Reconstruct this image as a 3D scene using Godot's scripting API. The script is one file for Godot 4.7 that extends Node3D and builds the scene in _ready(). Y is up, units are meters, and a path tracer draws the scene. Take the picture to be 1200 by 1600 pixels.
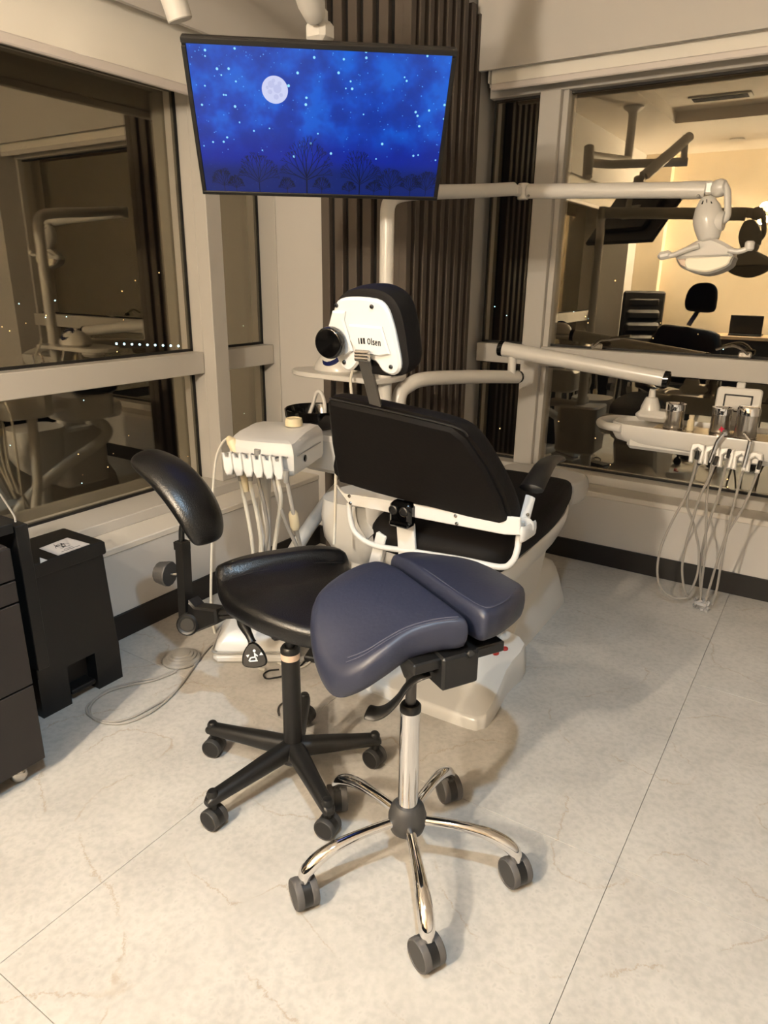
extends Node3D

# ---------------------------------------------------------------- camera numbers shared by the builders
const EYE := Vector3(0.0, 1.5, 0.0)
const FOCAL := 1095.67
var eye_basis := Basis.from_euler(Vector3(deg_to_rad(-18.627), deg_to_rad(32.590), deg_to_rad(0.793)))
var mats := {}
var used := {}
var base := {}


class Geo:
	var v := PackedVector3Array()
	var uv := PackedVector2Array()

	func tri(a: Vector3, b: Vector3, c: Vector3) -> void:
		v.append(a); v.append(b); v.append(c)

	func quad(a: Vector3, b: Vector3, c: Vector3, d: Vector3) -> void:
		tri(a, b, c); tri(a, c, d)

	func fix(start: int) -> void:
		if start >= v.size():
			return
		var o := v[start]
		var vol := 0.0
		for i in range(start, v.size(), 3):
			vol += (v[i] - o).dot((v[i + 1] - o).cross(v[i + 2] - o))
		if vol < 0.0:
			for i in range(start, v.size(), 3):
				var t := v[i + 1]
				v[i + 1] = v[i + 2]
				v[i + 2] = t

	func face(c: Vector3, p: Array) -> void:   # a convex face, turned away from c
		var m := Vector3.ZERO
		for q in p:
			m += q
		m /= p.size()
		var n: Vector3 = (p[1] - p[0]).cross(p[2] - p[0])
		var q2 := p.duplicate()
		if n.dot(m - c) < 0.0:
			q2.reverse()
		for i in range(1, q2.size() - 1):
			tri(q2[0], q2[i], q2[i + 1])

	func box(c: Vector3, s: Vector3, b := 0.0, B := Basis.IDENTITY) -> void:
		var h := s / 2.0
		b = minf(b, minf(h.x, minf(h.y, h.z)) * 0.95)
		var P := func(x, y, z, ax): # corner with the given signs, on the face across axis ax
			var k := h - Vector3(b, b, b)
			k[ax] = h[ax]
			return c + B * Vector3(x * k.x, y * k.y, z * k.z)
		for ax in 3:
			var u := (ax + 1) % 3
			var w := (ax + 2) % 3
			for s1 in [-1.0, 1.0]:
				var q := []
				for e in [[-1.0, -1.0], [1.0, -1.0], [1.0, 1.0], [-1.0, 1.0]]:
					var g := Vector3.ZERO
					g[ax] = s1; g[u] = e[0]; g[w] = e[1]
					q.append(P.call(g.x, g.y, g.z, ax))
				face(c, q)
				if b > 0.0:
					for s2 in [-1.0, 1.0]:      # the edge between ax and u
						var g1 := Vector3.ZERO
						g1[ax] = s1; g1[u] = s2; g1[w] = -1.0
						var g2 := g1
						g2[w] = 1.0
						face(c, [P.call(g1.x, g1.y, g1.z, ax), P.call(g2.x, g2.y, g2.z, ax), P.call(g2.x, g2.y, g2.z, u), P.call(g1.x, g1.y, g1.z, u)])
		if b > 0.0:
			for x in [-1.0, 1.0]:
				for y in [-1.0, 1.0]:
					for z in [-1.0, 1.0]:
						face(c, [P.call(x, y, z, 0), P.call(x, y, z, 1), P.call(x, y, z, 2)])

	func span(a: Vector3, b: Vector3, bev := 0.0) -> void:  # a box between two corners
		box((a + b) / 2.0, (b - a).abs(), bev)

	func loft(rings: Array, cap0 := true, cap1 := true) -> void:
		var st := v.size()
		var n: int = rings[0].size()
		for i in rings.size() - 1:
			var a: PackedVector3Array = rings[i]
			var b: PackedVector3Array = rings[i + 1]
			for k in n:
				var l := (k + 1) % n
				quad(a[k], a[l], b[l], b[k])
		for e in 2:
			if (cap0 if e == 0 else cap1):
				var r: PackedVector3Array = rings[0] if e == 0 else rings[rings.size() - 1]
				var m := Vector3.ZERO
				for p in r:
					m += p
				m /= n
				for k in n:
					if e == 0:
						tri(m, r[(k + 1) % n], r[k])
					else:
						tri(m, r[k], r[(k + 1) % n])
		fix(st)

	func tube(path: PackedVector3Array, r, n := 10, flat := Vector2.ONE, up := Vector3.UP) -> void:
		var rings := []
		var last := Vector3.ZERO
		var nor := Vector3.ZERO
		for i in path.size():
			var d := (path[mini(i + 1, path.size() - 1)] - path[maxi(i - 1, 0)]).normalized()
			if i == 0:
				nor = up - d * up.dot(d)
				if nor.length() < 0.05:
					nor = Vector3(1, 0.3, 0) - d * Vector3(1, 0.3, 0).dot(d)
				nor = nor.normalized()
			else:
				nor = (nor - d * nor.dot(d)).normalized()
			var bi := d.cross(nor)
			var rad: float = r[i] if r is Array or r is PackedFloat32Array else r
			var ring := PackedVector3Array()
			for k in n:
				var a := TAU * k / n
				ring.append(path[i] + nor * cos(a) * rad * flat.x + bi * sin(a) * rad * flat.y)
			rings.append(ring)
			last = d
		loft(rings)

	func lathe(prof: Array, xf := Transform3D(), n := 24) -> void:   # profile of (radius, height), turned about the local y axis
		var rings := []
		for p in prof:
			var ring := PackedVector3Array()
			for k in n:
				var a := TAU * k / n
				ring.append(xf * Vector3(p.x * cos(a), p.y, p.x * sin(a)))
			rings.append(ring)
		loft(rings)

	func prism(poly: PackedVector2Array, depth: float, xf := Transform3D(), bev := 0.0) -> void:   # polygon in local xy, extruded along +z
		var st := v.size()
		if Geometry2D.is_polygon_clockwise(poly):
			poly = poly.duplicate()
			poly.reverse()
		var n := poly.size()
		var ins := PackedVector2Array()
		for i in n:
			var a := (poly[i] - poly[(i + n - 1) % n]).normalized()
			var b := (poly[(i + 1) % n] - poly[i]).normalized()
			var m := (a.orthogonal() + b.orthogonal())
			m = m.normalized() if m.length() > 0.01 else a.orthogonal()
			var k := bev / maxf(0.4, m.dot(a.orthogonal()))
			var inner := poly[i] + m * k
			var outer := poly[i] - m * k
			ins.append(inner if Geometry2D.is_point_in_polygon(inner, poly) or not Geometry2D.is_point_in_polygon(outer, poly) and bev == 0.0 else outer if Geometry2D.is_point_in_polygon(outer, poly) else poly[i])
		var lv := [[poly, 0.0], [poly, depth]] if bev <= 0.0 else [[ins, 0.0], [poly, bev], [poly, depth - bev], [ins, depth]]
		var rings := []
		for l in lv:
			var ring := PackedVector3Array()
			for p in l[0]:
				ring.append(xf * Vector3(p.x, p.y, l[1]))
			rings.append(ring)
		for i in rings.size() - 1:
			for k in n:
				quad(rings[i][k], rings[i][(k + 1) % n], rings[i + 1][(k + 1) % n], rings[i + 1][k])
		var ix := Geometry2D.triangulate_polygon(lv[0][0])
		if ix.is_empty():
			ix = Geometry2D.triangulate_polygon(poly)
		var top: PackedVector3Array = rings[rings.size() - 1]
		for i in range(0, ix.size(), 3):
			var p2: PackedVector2Array = lv[0][0]
			var cw := (p2[ix[i + 1]] - p2[ix[i]]).cross(p2[ix[i + 2]] - p2[ix[i]]) < 0.0
			var j := ix[i + 2] if cw else ix[i + 1]
			var k := ix[i + 1] if cw else ix[i + 2]
			tri(rings[0][ix[i]], rings[0][k], rings[0][j])
			tri(top[ix[i]], top[j], top[k])
		fix(st)

	func cushion(contour: PackedVector2Array, o: Vector3, e1: Vector3, e2: Vector3, top: Callable, th: float, round_ := 0.12, puff := 0.0) -> void:
		# a padded form: contour in (s, t) on the axes e1, e2 at o; top gives the height at (s, t); up is y
		var c := Vector2.ZERO
		for p in contour:
			c += p
		c /= contour.size()
		var lv := [[0.5, -1.0], [0.9, -0.97], [0.965, -0.85], [0.99, -0.65], [1.0, -0.42], [0.992, -0.22], [0.965, -0.08], [0.92, -0.015], [0.88, -0.004], [1.0 - round_ * 1.6, 0.0], [0.78, 0.0], [0.74, 0.0], [0.70, 0.0], [0.66, 0.0], [0.60, 0.0], [0.4, 0.0], [0.2, 0.0], [0.04, 0.0]]
		var rings := []
		for l in lv:
			var ring := PackedVector3Array()
			for p in contour:
				var q: Vector2 = c + (p - c) * l[0]
				var h: float = top.call(q.x, q.y) + l[1] * th + puff * (1.0 - l[0] * l[0])
				ring.append(o + e1 * q.x + e2 * q.y + Vector3(0, h, 0))
			rings.append(ring)
		loft(rings)

	func mesh(off: Vector3, crease := 42.0) -> ArrayMesh:
		var cs := cos(deg_to_rad(crease))
		var nf := v.size() / 3
		var fn := PackedVector3Array()
		var fu := PackedVector3Array()
		var at := {}
		var key := []
		for f in nf:
			var n := (v[f * 3 + 1] - v[f * 3]).cross(v[f * 3 + 2] - v[f * 3])
			fn.append(n)
			fu.append(n.normalized())
			for k in 3:
				var q := Vector3i((v[f * 3 + k] * 20000.0).round())
				key.append(q)
				if n.length_squared() > 1e-18:
					if at.has(q):
						at[q].append(f)
					else:
						at[q] = [f]
		var pv := PackedVector3Array()
		var pn := PackedVector3Array()
		var pu := PackedVector2Array()
		for f in nf:
			if fn[f].length_squared() <= 1e-18:
				continue
			for k in [0, 2, 1]:
				var i: int = f * 3 + k
				var n := Vector3.ZERO
				for g in at[key[i]]:
					if fu[g].dot(fu[f]) >= cs:
						n += fn[g]
				pv.append(v[i] - off)
				pn.append(n.normalized() if n.length_squared() > 1e-24 else fu[f])
				if uv.size():
					pu.append(uv[i])
		var a := []
		a.resize(Mesh.ARRAY_MAX)
		a[Mesh.ARRAY_VERTEX] = pv
		a[Mesh.ARRAY_NORMAL] = pn
		if uv.size():
			a[Mesh.ARRAY_TEX_UV] = pu
		var m := ArrayMesh.new()
		if pv.size():
			m.add_surface_from_arrays(Mesh.PRIMITIVE_TRIANGLES, a)
		return m


# ---------------------------------------------------------------- naming and placing
func numbered(n: String) -> String:
	if not used.has(n):
		used[n] = 0
		return n
	used[n] += 1
	return "%s_%03d" % [n, used[n]]


func thing(called: String, label: String, category: String, at: Vector3, group := "") -> Node3D:
	var o := Node3D.new()
	o.name = numbered(called)
	add_child(o)
	o.position = at
	base[o] = at
	o.set_meta("label", label)
	o.set_meta("category", category)
	if group:
		o.set_meta("group", group)
	return o


func setting(called: String, at := Vector3.ZERO) -> Node3D:
	var o := Node3D.new()
	o.name = called
	add_child(o)
	o.position = at
	base[o] = at
	o.set_meta("kind", "structure")
	return o


func obj(called: String, g: Geo, m: Material, parent: Node3D, crease := 42.0) -> MeshInstance3D:
	var o := MeshInstance3D.new()
	o.name = called
	var off: Vector3 = base.get(parent, Vector3.ZERO)
	o.mesh = g.mesh(off, crease)
	o.material_override = null
	if o.mesh.get_surface_count():
		o.mesh.surface_set_material(0, m)
	parent.add_child(o, true)
	base[o] = off
	return o


func tell(o: Node, label: String) -> Node:
	o.set_meta("label", label)
	return o


# rays of the photograph, used to lay points on known planes
func ray(x: float, y: float) -> Vector3:
	return eye_basis * Vector3((x - 600.0) / FOCAL, -(y - 800.0) / FOCAL, -1.0)


func onz(x: float, y: float, z: float) -> Vector3:
	var d := ray(x, y)
	return EYE + d * (z / d.z)


func onx(x: float, y: float, px: float) -> Vector3:
	var d := ray(x, y)
	return EYE + d * (px / d.x)


func ony(x: float, y: float, h: float) -> Vector3:
	var d := ray(x, y)
	return EYE + d * ((h - 1.5) / d.y)


func smooth(p: PackedVector3Array, sub := 6) -> PackedVector3Array:
	var out := PackedVector3Array()
	for i in p.size() - 1:
		var a := p[maxi(i - 1, 0)]
		var d := p[mini(i + 2, p.size() - 1)]
		for k in sub:
			out.append(p[i].cubic_interpolate(p[i + 1], a, d, float(k) / sub))
	out.append(p[p.size() - 1])
	return out


func smooth_ring(p: PackedVector2Array, sub := 5) -> PackedVector2Array:
	var out := PackedVector2Array()
	var n := p.size()
	for i in n:
		for k in sub:
			out.append(p[i].cubic_interpolate(p[(i + 1) % n], p[(i + n - 1) % n], p[(i + 2) % n], float(k) / sub))
	return out


func rrect(w: float, h: float, r: float, n := 5) -> PackedVector2Array:
	var out := PackedVector2Array()
	for q in 4:
		var c := Vector2((w / 2 - r) * (1 if q in [0, 3] else -1), (h / 2 - r) * (1 if q < 2 else -1))
		for k in n + 1:
			var a := PI / 2 * (q + float(k) / n)
			out.append(c + Vector2(cos(a), sin(a)) * r)
	return out


func facing(dir: Vector3, at: Vector3, up := Vector3.UP) -> Transform3D:   # local z points along dir
	var z := dir.normalized()
	var x := up.cross(z)
	x = x.normalized() if x.length() > 0.01 else Vector3.RIGHT
	return Transform3D(Basis(x, z.cross(x), z), at)


func along(dir: Vector3, at: Vector3) -> Transform3D:   # local y points along dir
	var y := dir.normalized()
	var x := y.cross(Vector3(0.3, 0.2, 1.0)).normalized()
	return Transform3D(Basis(x, y, x.cross(y)), at)


func rod(g: Geo, a: Vector3, b: Vector3, r: float, n := 18, bev := 0.003) -> void:   # a straight round bar with eased ends
	var l := (b - a).length()
	g.lathe([Vector2(r - bev, 0), Vector2(r, bev), Vector2(r, l - bev), Vector2(r - bev, l)], along(b - a, a), n)


# ---------------------------------------------------------------- materials
func mat(called: String, col: Color, rough := 0.6, metal := 0.0) -> StandardMaterial3D:
	var m := StandardMaterial3D.new()
	m.resource_name = called
	m.albedo_color = col
	m.roughness = rough
	m.metallic = metal
	mats[called] = m
	return m


func grain(m: StandardMaterial3D, size: float, depth: float, oct := 3, seed_ := 7) -> void:   # fine relief
	var im := Image.create(256, 256, false, Image.FORMAT_L8)
	var n := FastNoiseLite.new()
	n.seed = seed_
	n.noise_type = FastNoiseLite.TYPE_SIMPLEX
	n.frequency = 0.06
	n.fractal_octaves = oct
	im = n.get_seamless_image(256, 256)
	m.heightmap_enabled = true
	m.heightmap_texture = ImageTexture.create_from_image(im)
	m.heightmap_scale = depth
	m.uv1_triplanar = true
	m.uv1_world_triplanar = false
	m.uv1_scale = Vector3.ONE / size


func floor_texture() -> ImageTexture:
	var S := 1024
	var cloud := FastNoiseLite.new()
	cloud.seed = 3; cloud.frequency = 0.008; cloud.fractal_octaves = 4
	var fleck := FastNoiseLite.new()
	fleck.seed = 11; fleck.frequency = 0.07; fleck.fractal_octaves = 4
	var vein := FastNoiseLite.new()
	vein.seed = 29; vein.frequency = 0.0042; vein.fractal_octaves = 3; vein.fractal_type = FastNoiseLite.FRACTAL_NONE
	vein.domain_warp_enabled = true; vein.domain_warp_amplitude = 34.0; vein.domain_warp_frequency = 0.009
	var gate := FastNoiseLite.new()
	gate.seed = 41; gate.frequency = 0.006
	var a := cloud.get_seamless_image(S, S)
	var b := fleck.get_seamless_image(S, S)
	var v := vein.get_seamless_image(S, S)
	var w := gate.get_seamless_image(S, S)
	var im := Image.create(S, S, false, Image.FORMAT_RGB8)
	for y in S:
		for x in S:
			var k := a.get_pixel(x, y).r - 0.5
			var f := b.get_pixel(x, y).r - 0.5
			var r := absf(v.get_pixel(x, y).r - 0.5)
			var g := smoothstep(0.42, 0.60, w.get_pixel(x, y).r)
			var line := (1.0 - smoothstep(0.002, 0.013, r)) * g
			var d := 1.0 + k * 0.09 + f * 0.13 - maxf(0.0, f - 0.18) * 0.5
			var c := Color(0.705, 0.688, 0.660) * d
			c = c.lerp(Color(0.58, 0.50, 0.41), line * 0.42)
			im.set_pixel(x, y, c)
	return ImageTexture.create_from_image(im)


func screen_texture() -> ImageTexture:      # the night scene on the monitor
	var W := 1024
	var H := 576
	var r := RandomNumberGenerator.new()
	r.seed = 77
	var n := FastNoiseLite.new()
	n.seed = 5; n.frequency = 0.006; n.fractal_octaves = 4
	var im := Image.create(W, H, false, Image.FORMAT_RGB8)
	for y in H:
		var t := float(y) / H
		for x in W:
			var k := n.get_noise_2d(x, y)
			var c := Color(0.0, 0.29, 0.74).lerp(Color(0.0, 0.24, 0.70), smoothstep(0.0, 0.5, t))
			c = c.lerp(Color(0.01, 0.14, 0.60), smoothstep(0.5, 0.72, t))
			c = c.lerp(Color(0.03, 0.13, 0.42), smoothstep(0.72, 0.86, t))
			c = c.lerp(Color(0.0, 0.42, 0.88), clampf(k * 1.5, 0.0, 0.6) * (1.0 - smoothstep(0.45, 0.75, t)))
			c = c.lerp(Color(0.0, 0.10, 0.45), clampf(-k * 0.9, 0.0, 0.35) * (1.0 - smoothstep(0.6, 0.8, t)))
			im.set_pixel(x, y, c)
	for i in 240:      # stars
		var big := r.randf() < 0.22
		var c := Vector2(r.randf() * W, pow(r.randf(), 1.2) * H * 0.72)
		dot(im, c, r.randf_range(3.2, 5.6) if big else r.randf_range(1.2, 2.6), Color(0.62, 0.92, 1.0) if big else Color(0.45, 0.75, 1.0), 0.95 if big else 0.75)
	for i in 70:
		dot(im, Vector2(r.randf() * W, r.randf_range(0.68, 0.98) * H), 1.6, Color(0.15, 0.3, 0.62), 0.6)
	var mc := Vector2(0.318 * W, 0.262 * H)
	dot(im, mc, 52.0, Color(0.80, 0.82, 0.95), 1.0)
	for q in [[-14, -20, 13], [10, -4, 16], [-20, 8, 9], [4, 26, 10], [24, 18, 7], [-4, -34, 7], [20, -24, 8], [-30, -8, 6]]:
		dot(im, mc + Vector2(q[0], q[1]), q[2], Color(0.69, 0.72, 0.89), 0.6)
	for q in [[0.435, 0.30, 0.020], [0.665, 0.235, 0.015], [0.23, 0.22, 0.011], [0.80, 0.16, 0.010], [0.89, 0.13, 0.009], [0.08, 0.13, 0.008], [0.13, 0.09, 0.007], [0.35, 0.09, 0.006], [0.50, 0.10, 0.007], [0.62, 0.08, 0.006], [0.96, 0.15, 0.007], [0.73, 0.09, 0.005]]:
		var foot := Vector2(q[0] * W, H + 4.0)
		var hgt: float = q[1] * H * 1.25
		var wid: float = maxf(1.6, q[2] * H * 0.5)
		var fork := foot - Vector2(0, hgt * 0.30)
		stroke(im, foot, fork, wid, Color(0.015, 0.035, 0.13), 1.0)
		for k in 7:
			tree(im, fork - Vector2(0, hgt * 0.03 * (3.0 - absf(k - 3.0))), -PI / 2 + (k - 3.0) * 0.36 + r.randf_range(-0.1, 0.1), hgt * (0.27 - 0.018 * absf(k - 3.0)), wid * 0.62, 4, r)
	return ImageTexture.create_from_image(im)


func dot(im: Image, c: Vector2, rad: float, col: Color, a: float) -> void:
	for y in range(maxi(0, int(c.y - rad - 1)), mini(im.get_height(), int(c.y + rad + 2))):
		for x in range(maxi(0, int(c.x - rad - 1)), mini(im.get_width(), int(c.x + rad + 2))):
			var k := clampf(rad + 0.5 - Vector2(x + 0.5, y + 0.5).distance_to(c), 0.0, 1.0)
			if k > 0.0:
				im.set_pixel(x, y, im.get_pixel(x, y).lerp(col, k * a))


func stroke(im: Image, a: Vector2, b: Vector2, w: float, col: Color, alpha := 1.0) -> void:
	var n := int(a.distance_to(b) / maxf(0.6, w * 0.5)) + 1
	for i in n + 1:
		dot(im, a.lerp(b, float(i) / n), w / 2.0, col, alpha)


func tree(im: Image, p: Vector2, ang: float, l: float, w: float, depth: int, r: RandomNumberGenerator) -> void:
	var q := p + Vector2(cos(ang), sin(ang)) * l
	stroke(im, p, q, maxf(1.1, w), Color(0.015, 0.035, 0.13), 0.95)
	if depth == 0:
		return
	for s in ([-1.0, 1.0]):
		tree(im, q, (ang + s * r.randf_range(0.14, 0.40)) * 0.95 - PI / 2 * 0.05, l * r.randf_range(0.62, 0.78), w * 0.66, depth - 1, r)


func hazard_texture() -> ImageTexture:      # the printed label on the waste bin
	var W := 384
	var H := 288
	var im := Image.create(W, H, false, Image.FORMAT_RGB8)
	im.fill(Color(0.86, 0.83, 0.80))
	var ink := Color(0.05, 0.05, 0.05)
	for e in [[14, 14, 370, 14], [370, 14, 370, 274], [370, 274, 14, 274], [14, 274, 14, 14]]:
		stroke(im, Vector2(e[0], e[1]), Vector2(e[2], e[3]), 2.0, Color(0.5, 0.48, 0.46))
	var c := Vector2(W / 2.0, 112)
	for k in 3:                                # three open rings round a hub
		var a := -PI / 2 + TAU * k / 3
		var o := c + Vector2(cos(a), sin(a)) * 44.0
		for i in 64:
			var b := a + deg_to_rad(28.0) + deg_to_rad(304.0) * i / 63.0
			dot(im, o + Vector2(cos(b), sin(b)) * 40.0, 2.5 + 6.0 * (1.0 - absf(i - 31.5) / 31.5) * 0.2 + (5.0 if i > 14 and i < 50 else 0.0), ink, 1.0)
	for i in 80:
		var b := TAU * i / 80.0
		dot(im, c + Vector2(cos(b), sin(b)) * 42.0, 4.2, ink, 1.0)
	dot(im, c, 8.0, Color(0.86, 0.83, 0.80), 1.0)
	stroke(im, Vector2(140, 214), Vector2(244, 214), 7.0, ink, 0.9)      # two lines of print too small to read
	stroke(im, Vector2(84, 242), Vector2(300, 242), 9.0, ink, 0.9)
	return ImageTexture.create_from_image(im)


func make_materials() -> void:
	mat("white_wall", Color(0.765, 0.75, 0.73), 0.85)
	mat("ceiling_white", Color(0.84, 0.81, 0.77), 0.9)
	mat("back_wall", Color(0.87, 0.81, 0.71), 0.85)
	mat("black_skirting", Color(0.075, 0.062, 0.055), 0.5)
	mat("frame_paint", Color(0.72, 0.705, 0.68), 0.5)
	mat("seal", Color(0.03, 0.028, 0.026), 0.7)
	mat("ledge_stone", Color(0.80, 0.775, 0.735), 0.6)
	mat("slat", Color(0.30, 0.268, 0.24), 0.65)
	mat("slat_backing", Color(0.04, 0.034, 0.03), 0.9)
	var bl := mat("blind_fabric", Color(0.93, 0.91, 0.87), 0.95)
	bl.backlight_enabled = true
	bl.backlight = Color(0.12, 0.11, 0.10)
	mat("blind_rail", Color(0.83, 0.80, 0.78), 0.5)
	var fl := mat("floor_vinyl", Color.WHITE, 0.42)
	fl.albedo_texture = floor_texture()
	fl.uv1_triplanar = true
	fl.uv1_world_triplanar = true
	fl.uv1_scale = Vector3(0.45, 0.45, 0.45)
	fl.metallic_specular = 0.35
	mat("floor_joint", Color(0.52, 0.48, 0.43), 0.9)
	# coated night glass: a faint even mirror, clear otherwise
	var gl := mat("window_glass", Color(0.98, 0.94, 0.84, 0.20), 0.0, 1.0)
	gl.transparency = BaseMaterial3D.TRANSPARENCY_ALPHA
	var one := Image.create(4, 4, false, Image.FORMAT_RGB8)
	one.fill(Color.WHITE)
	gl.albedo_texture = ImageTexture.create_from_image(one)
	var wp := mat("white_plastic", Color(0.80, 0.79, 0.77), 0.32)
	wp.clearcoat_enabled = true
	wp.clearcoat = 0.3
	wp.clearcoat_roughness = 0.15
	mat("white_matt", Color(0.80, 0.79, 0.77), 0.55)
	mat("cream_plastic", Color(0.84, 0.79, 0.69), 0.45)
	mat("grey_plastic", Color(0.55, 0.54, 0.52), 0.5)
	mat("black_plastic", Color(0.045, 0.043, 0.042), 0.45)
	mat("black_gloss", Color(0.014, 0.014, 0.015), 0.1)
	mat("dark_grey_plastic", Color(0.20, 0.195, 0.19), 0.55)
	mat("wheel_tread", Color(0.30, 0.29, 0.285), 0.6)
	mat("black_cloth", Color(0.065, 0.058, 0.056), 0.7)
	grain(mats.black_cloth, 0.3, 0.04, 3, 3)
	mats.black_cloth.metallic_specular = 0.25
	var bl2 := mat("black_leather", Color(0.035, 0.034, 0.036), 0.33)
	grain(bl2, 0.09, 0.06, 3, 8)
	var nv := mat("navy_leather", Color(0.135, 0.15, 0.215), 0.46)
	grain(nv, 0.3, 0.03, 3, 21)
	mat("navy_seam", Color(0.21, 0.215, 0.27), 0.6)
	mat("chrome", Color(0.90, 0.89, 0.88), 0.06, 1.0)
	mat("steel", Color(0.74, 0.72, 0.69), 0.22, 1.0)
	mat("brushed", Color(0.60, 0.58, 0.55), 0.38, 1.0)
	mat("dark_steel", Color(0.34, 0.33, 0.32), 0.35, 1.0)
	mat("cabinet_brown", Color(0.098, 0.082, 0.078), 0.6)
	mat("bin_black", Color(0.050, 0.048, 0.047), 0.5)
	mat("hose_grey", Color(0.60, 0.58, 0.55), 0.5)
	mat("hose_light", Color(0.80, 0.78, 0.73), 0.5)
	mat("hose_dark", Color(0.32, 0.30, 0.28), 0.5)
	mat("wire_black", Color(0.03, 0.03, 0.03), 0.6)
	mat("ivory", Color(0.86, 0.80, 0.66), 0.5)
	mat("red_button", Color(0.62, 0.10, 0.07), 0.35)
	mat("pink_tape", Color(0.85, 0.12, 0.30), 0.5)
	mat("copper_band", Color(0.88, 0.77, 0.68), 0.4, 0.2)
	mat("blue_display", Color(0.07, 0.10, 0.28), 0.15)
	mat("print_white", Color(0.82, 0.82, 0.82), 0.6)
	mat("print_black", Color(0.04, 0.04, 0.04), 0.6)
	mat("desk_wood", Color(0.70, 0.60, 0.48), 0.5)
	mat("lamp_cover", Color(0.97, 0.94, 0.86), 0.2)
	mat("lamp_reflector", Color(0.75, 0.68, 0.62), 0.2, 0.7)
	var cl := mat("clear_plastic", Color(0.78, 0.76, 0.74, 0.45), 0.3)
	cl.transparency = BaseMaterial3D.TRANSPARENCY_ALPHA
	var sc := mat("monitor_screen", Color(0.01, 0.01, 0.012), 0.35)
	sc.emission_enabled = true
	sc.emission = Color.WHITE
	sc.emission_operator = BaseMaterial3D.EMISSION_OP_MULTIPLY
	sc.emission_texture = screen_texture()
	sc.emission_energy_multiplier = 1.0
	var hz := mat("hazard_label", Color.WHITE, 0.6)
	hz.albedo_texture = hazard_texture()
	var bulb := mat("lamp_bulb_glow", Color(1, 0.95, 0.85), 0.5)
	bulb.emission_enabled = true
	bulb.emission = Color(1.0, 0.80, 0.52)
	bulb.emission_energy_multiplier = 14.0
	var down := mat("downlight_glow", Color(1, 1, 1), 0.5)
	down.emission_enabled = true
	down.emission = Color(0.93, 0.97, 1.0)
	down.emission_energy_multiplier = 0.8
	for k in [["city_light_warm", Color(1.0, 0.80, 0.52)], ["city_light_cool", Color(0.75, 0.95, 1.0)], ["city_light_red", Color(1.0, 0.25, 0.2)]]:
		var m := mat(k[0], Color.BLACK, 0.9)
		m.emission_enabled = true
		m.emission = k[1]
		m.emission_energy_multiplier = 6.0


# ---------------------------------------------------------------- the scene
func lamp_light(called: String, at: Vector3, col: Color, energy: float, size: float) -> void:
	var l := OmniLight3D.new()
	l.name = called
	l.position = at
	l.light_color = col
	l.light_energy = energy
	l.light_size = size
	l.omni_range = 14.0
	l.omni_attenuation = 2.0
	l.shadow_enabled = true
	add_child(l)


func downlight(at: Vector3, col: Color, energy: float, angle: float, soft: float) -> void:
	var l := SpotLight3D.new()
	l.name = "downlight_light"
	l.position = at
	l.rotation_degrees.x = -90.0
	l.spot_angle = angle
	l.spot_angle_attenuation = soft
	l.light_color = col
	l.light_energy = energy
	l.light_size = 0.03
	l.spot_range = 14.0
	l.spot_attenuation = 2.0
	l.shadow_enabled = true
	add_child(l)


const WARM := Color(1.0, 0.94, 0.85)
const COOL := Color(0.76, 0.90, 1.0)
const WARM_LAMPS := [Vector3(-1.03, 2.27, 1.45), Vector3(-1.03, 2.14, 1.45)]
const DOWNLIGHTS := [Vector3(-0.14, 3.0, -0.22), Vector3(-1.35, 2.9, 1.0)]


func _ready() -> void:
	var cam := Camera3D.new()
	cam.name = "camera"
	cam.transform = Transform3D(eye_basis, EYE)
	cam.fov = rad_to_deg(2.0 * atan(800.0 / FOCAL))
	cam.near = 0.02
	cam.far = 4000.0
	add_child(cam)
	cam.current = true

	var env := Environment.new()
	env.background_mode = Environment.BG_COLOR
	env.background_color = Color(0.020, 0.018, 0.018)
	env.tonemap_mode = Environment.TONE_MAPPER_LINEAR
	env.tonemap_exposure = 1.0
	env.sdfgi_enabled = true
	env.ssao_enabled = true
	env.ssil_enabled = true
	var we := WorldEnvironment.new()
	we.name = "environment"
	we.environment = env
	add_child(we)

	lamp_light("wall_lamp_light", WARM_LAMPS[0], Color(1.0, 0.935, 0.84), 5.2, 0.05)
	lamp_light("wall_lamp_light", WARM_LAMPS[1], Color(1.0, 0.935, 0.84), 5.2, 0.05)
	downlight(DOWNLIGHTS[0] - Vector3(0, 0.04, 0), COOL, 5.0, 56.0, 0.45)
	downlight(DOWNLIGHTS[1] - Vector3(0, 0.04, 0), WARM, 3.6, 64.0, 0.35)

	make_materials()
	build_room()
	build_windows()
	build_column()
	build_blinds()
	build_floor()
	build_dental_chair()
	build_monitor()
	build_treatment_unit()
	build_lamp()
	build_instrument_table()
	build_navy_stool()
	build_black_stool()
	build_bin_and_desk()
	build_floor_things()
	build_back_of_room()
	build_outside()


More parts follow.
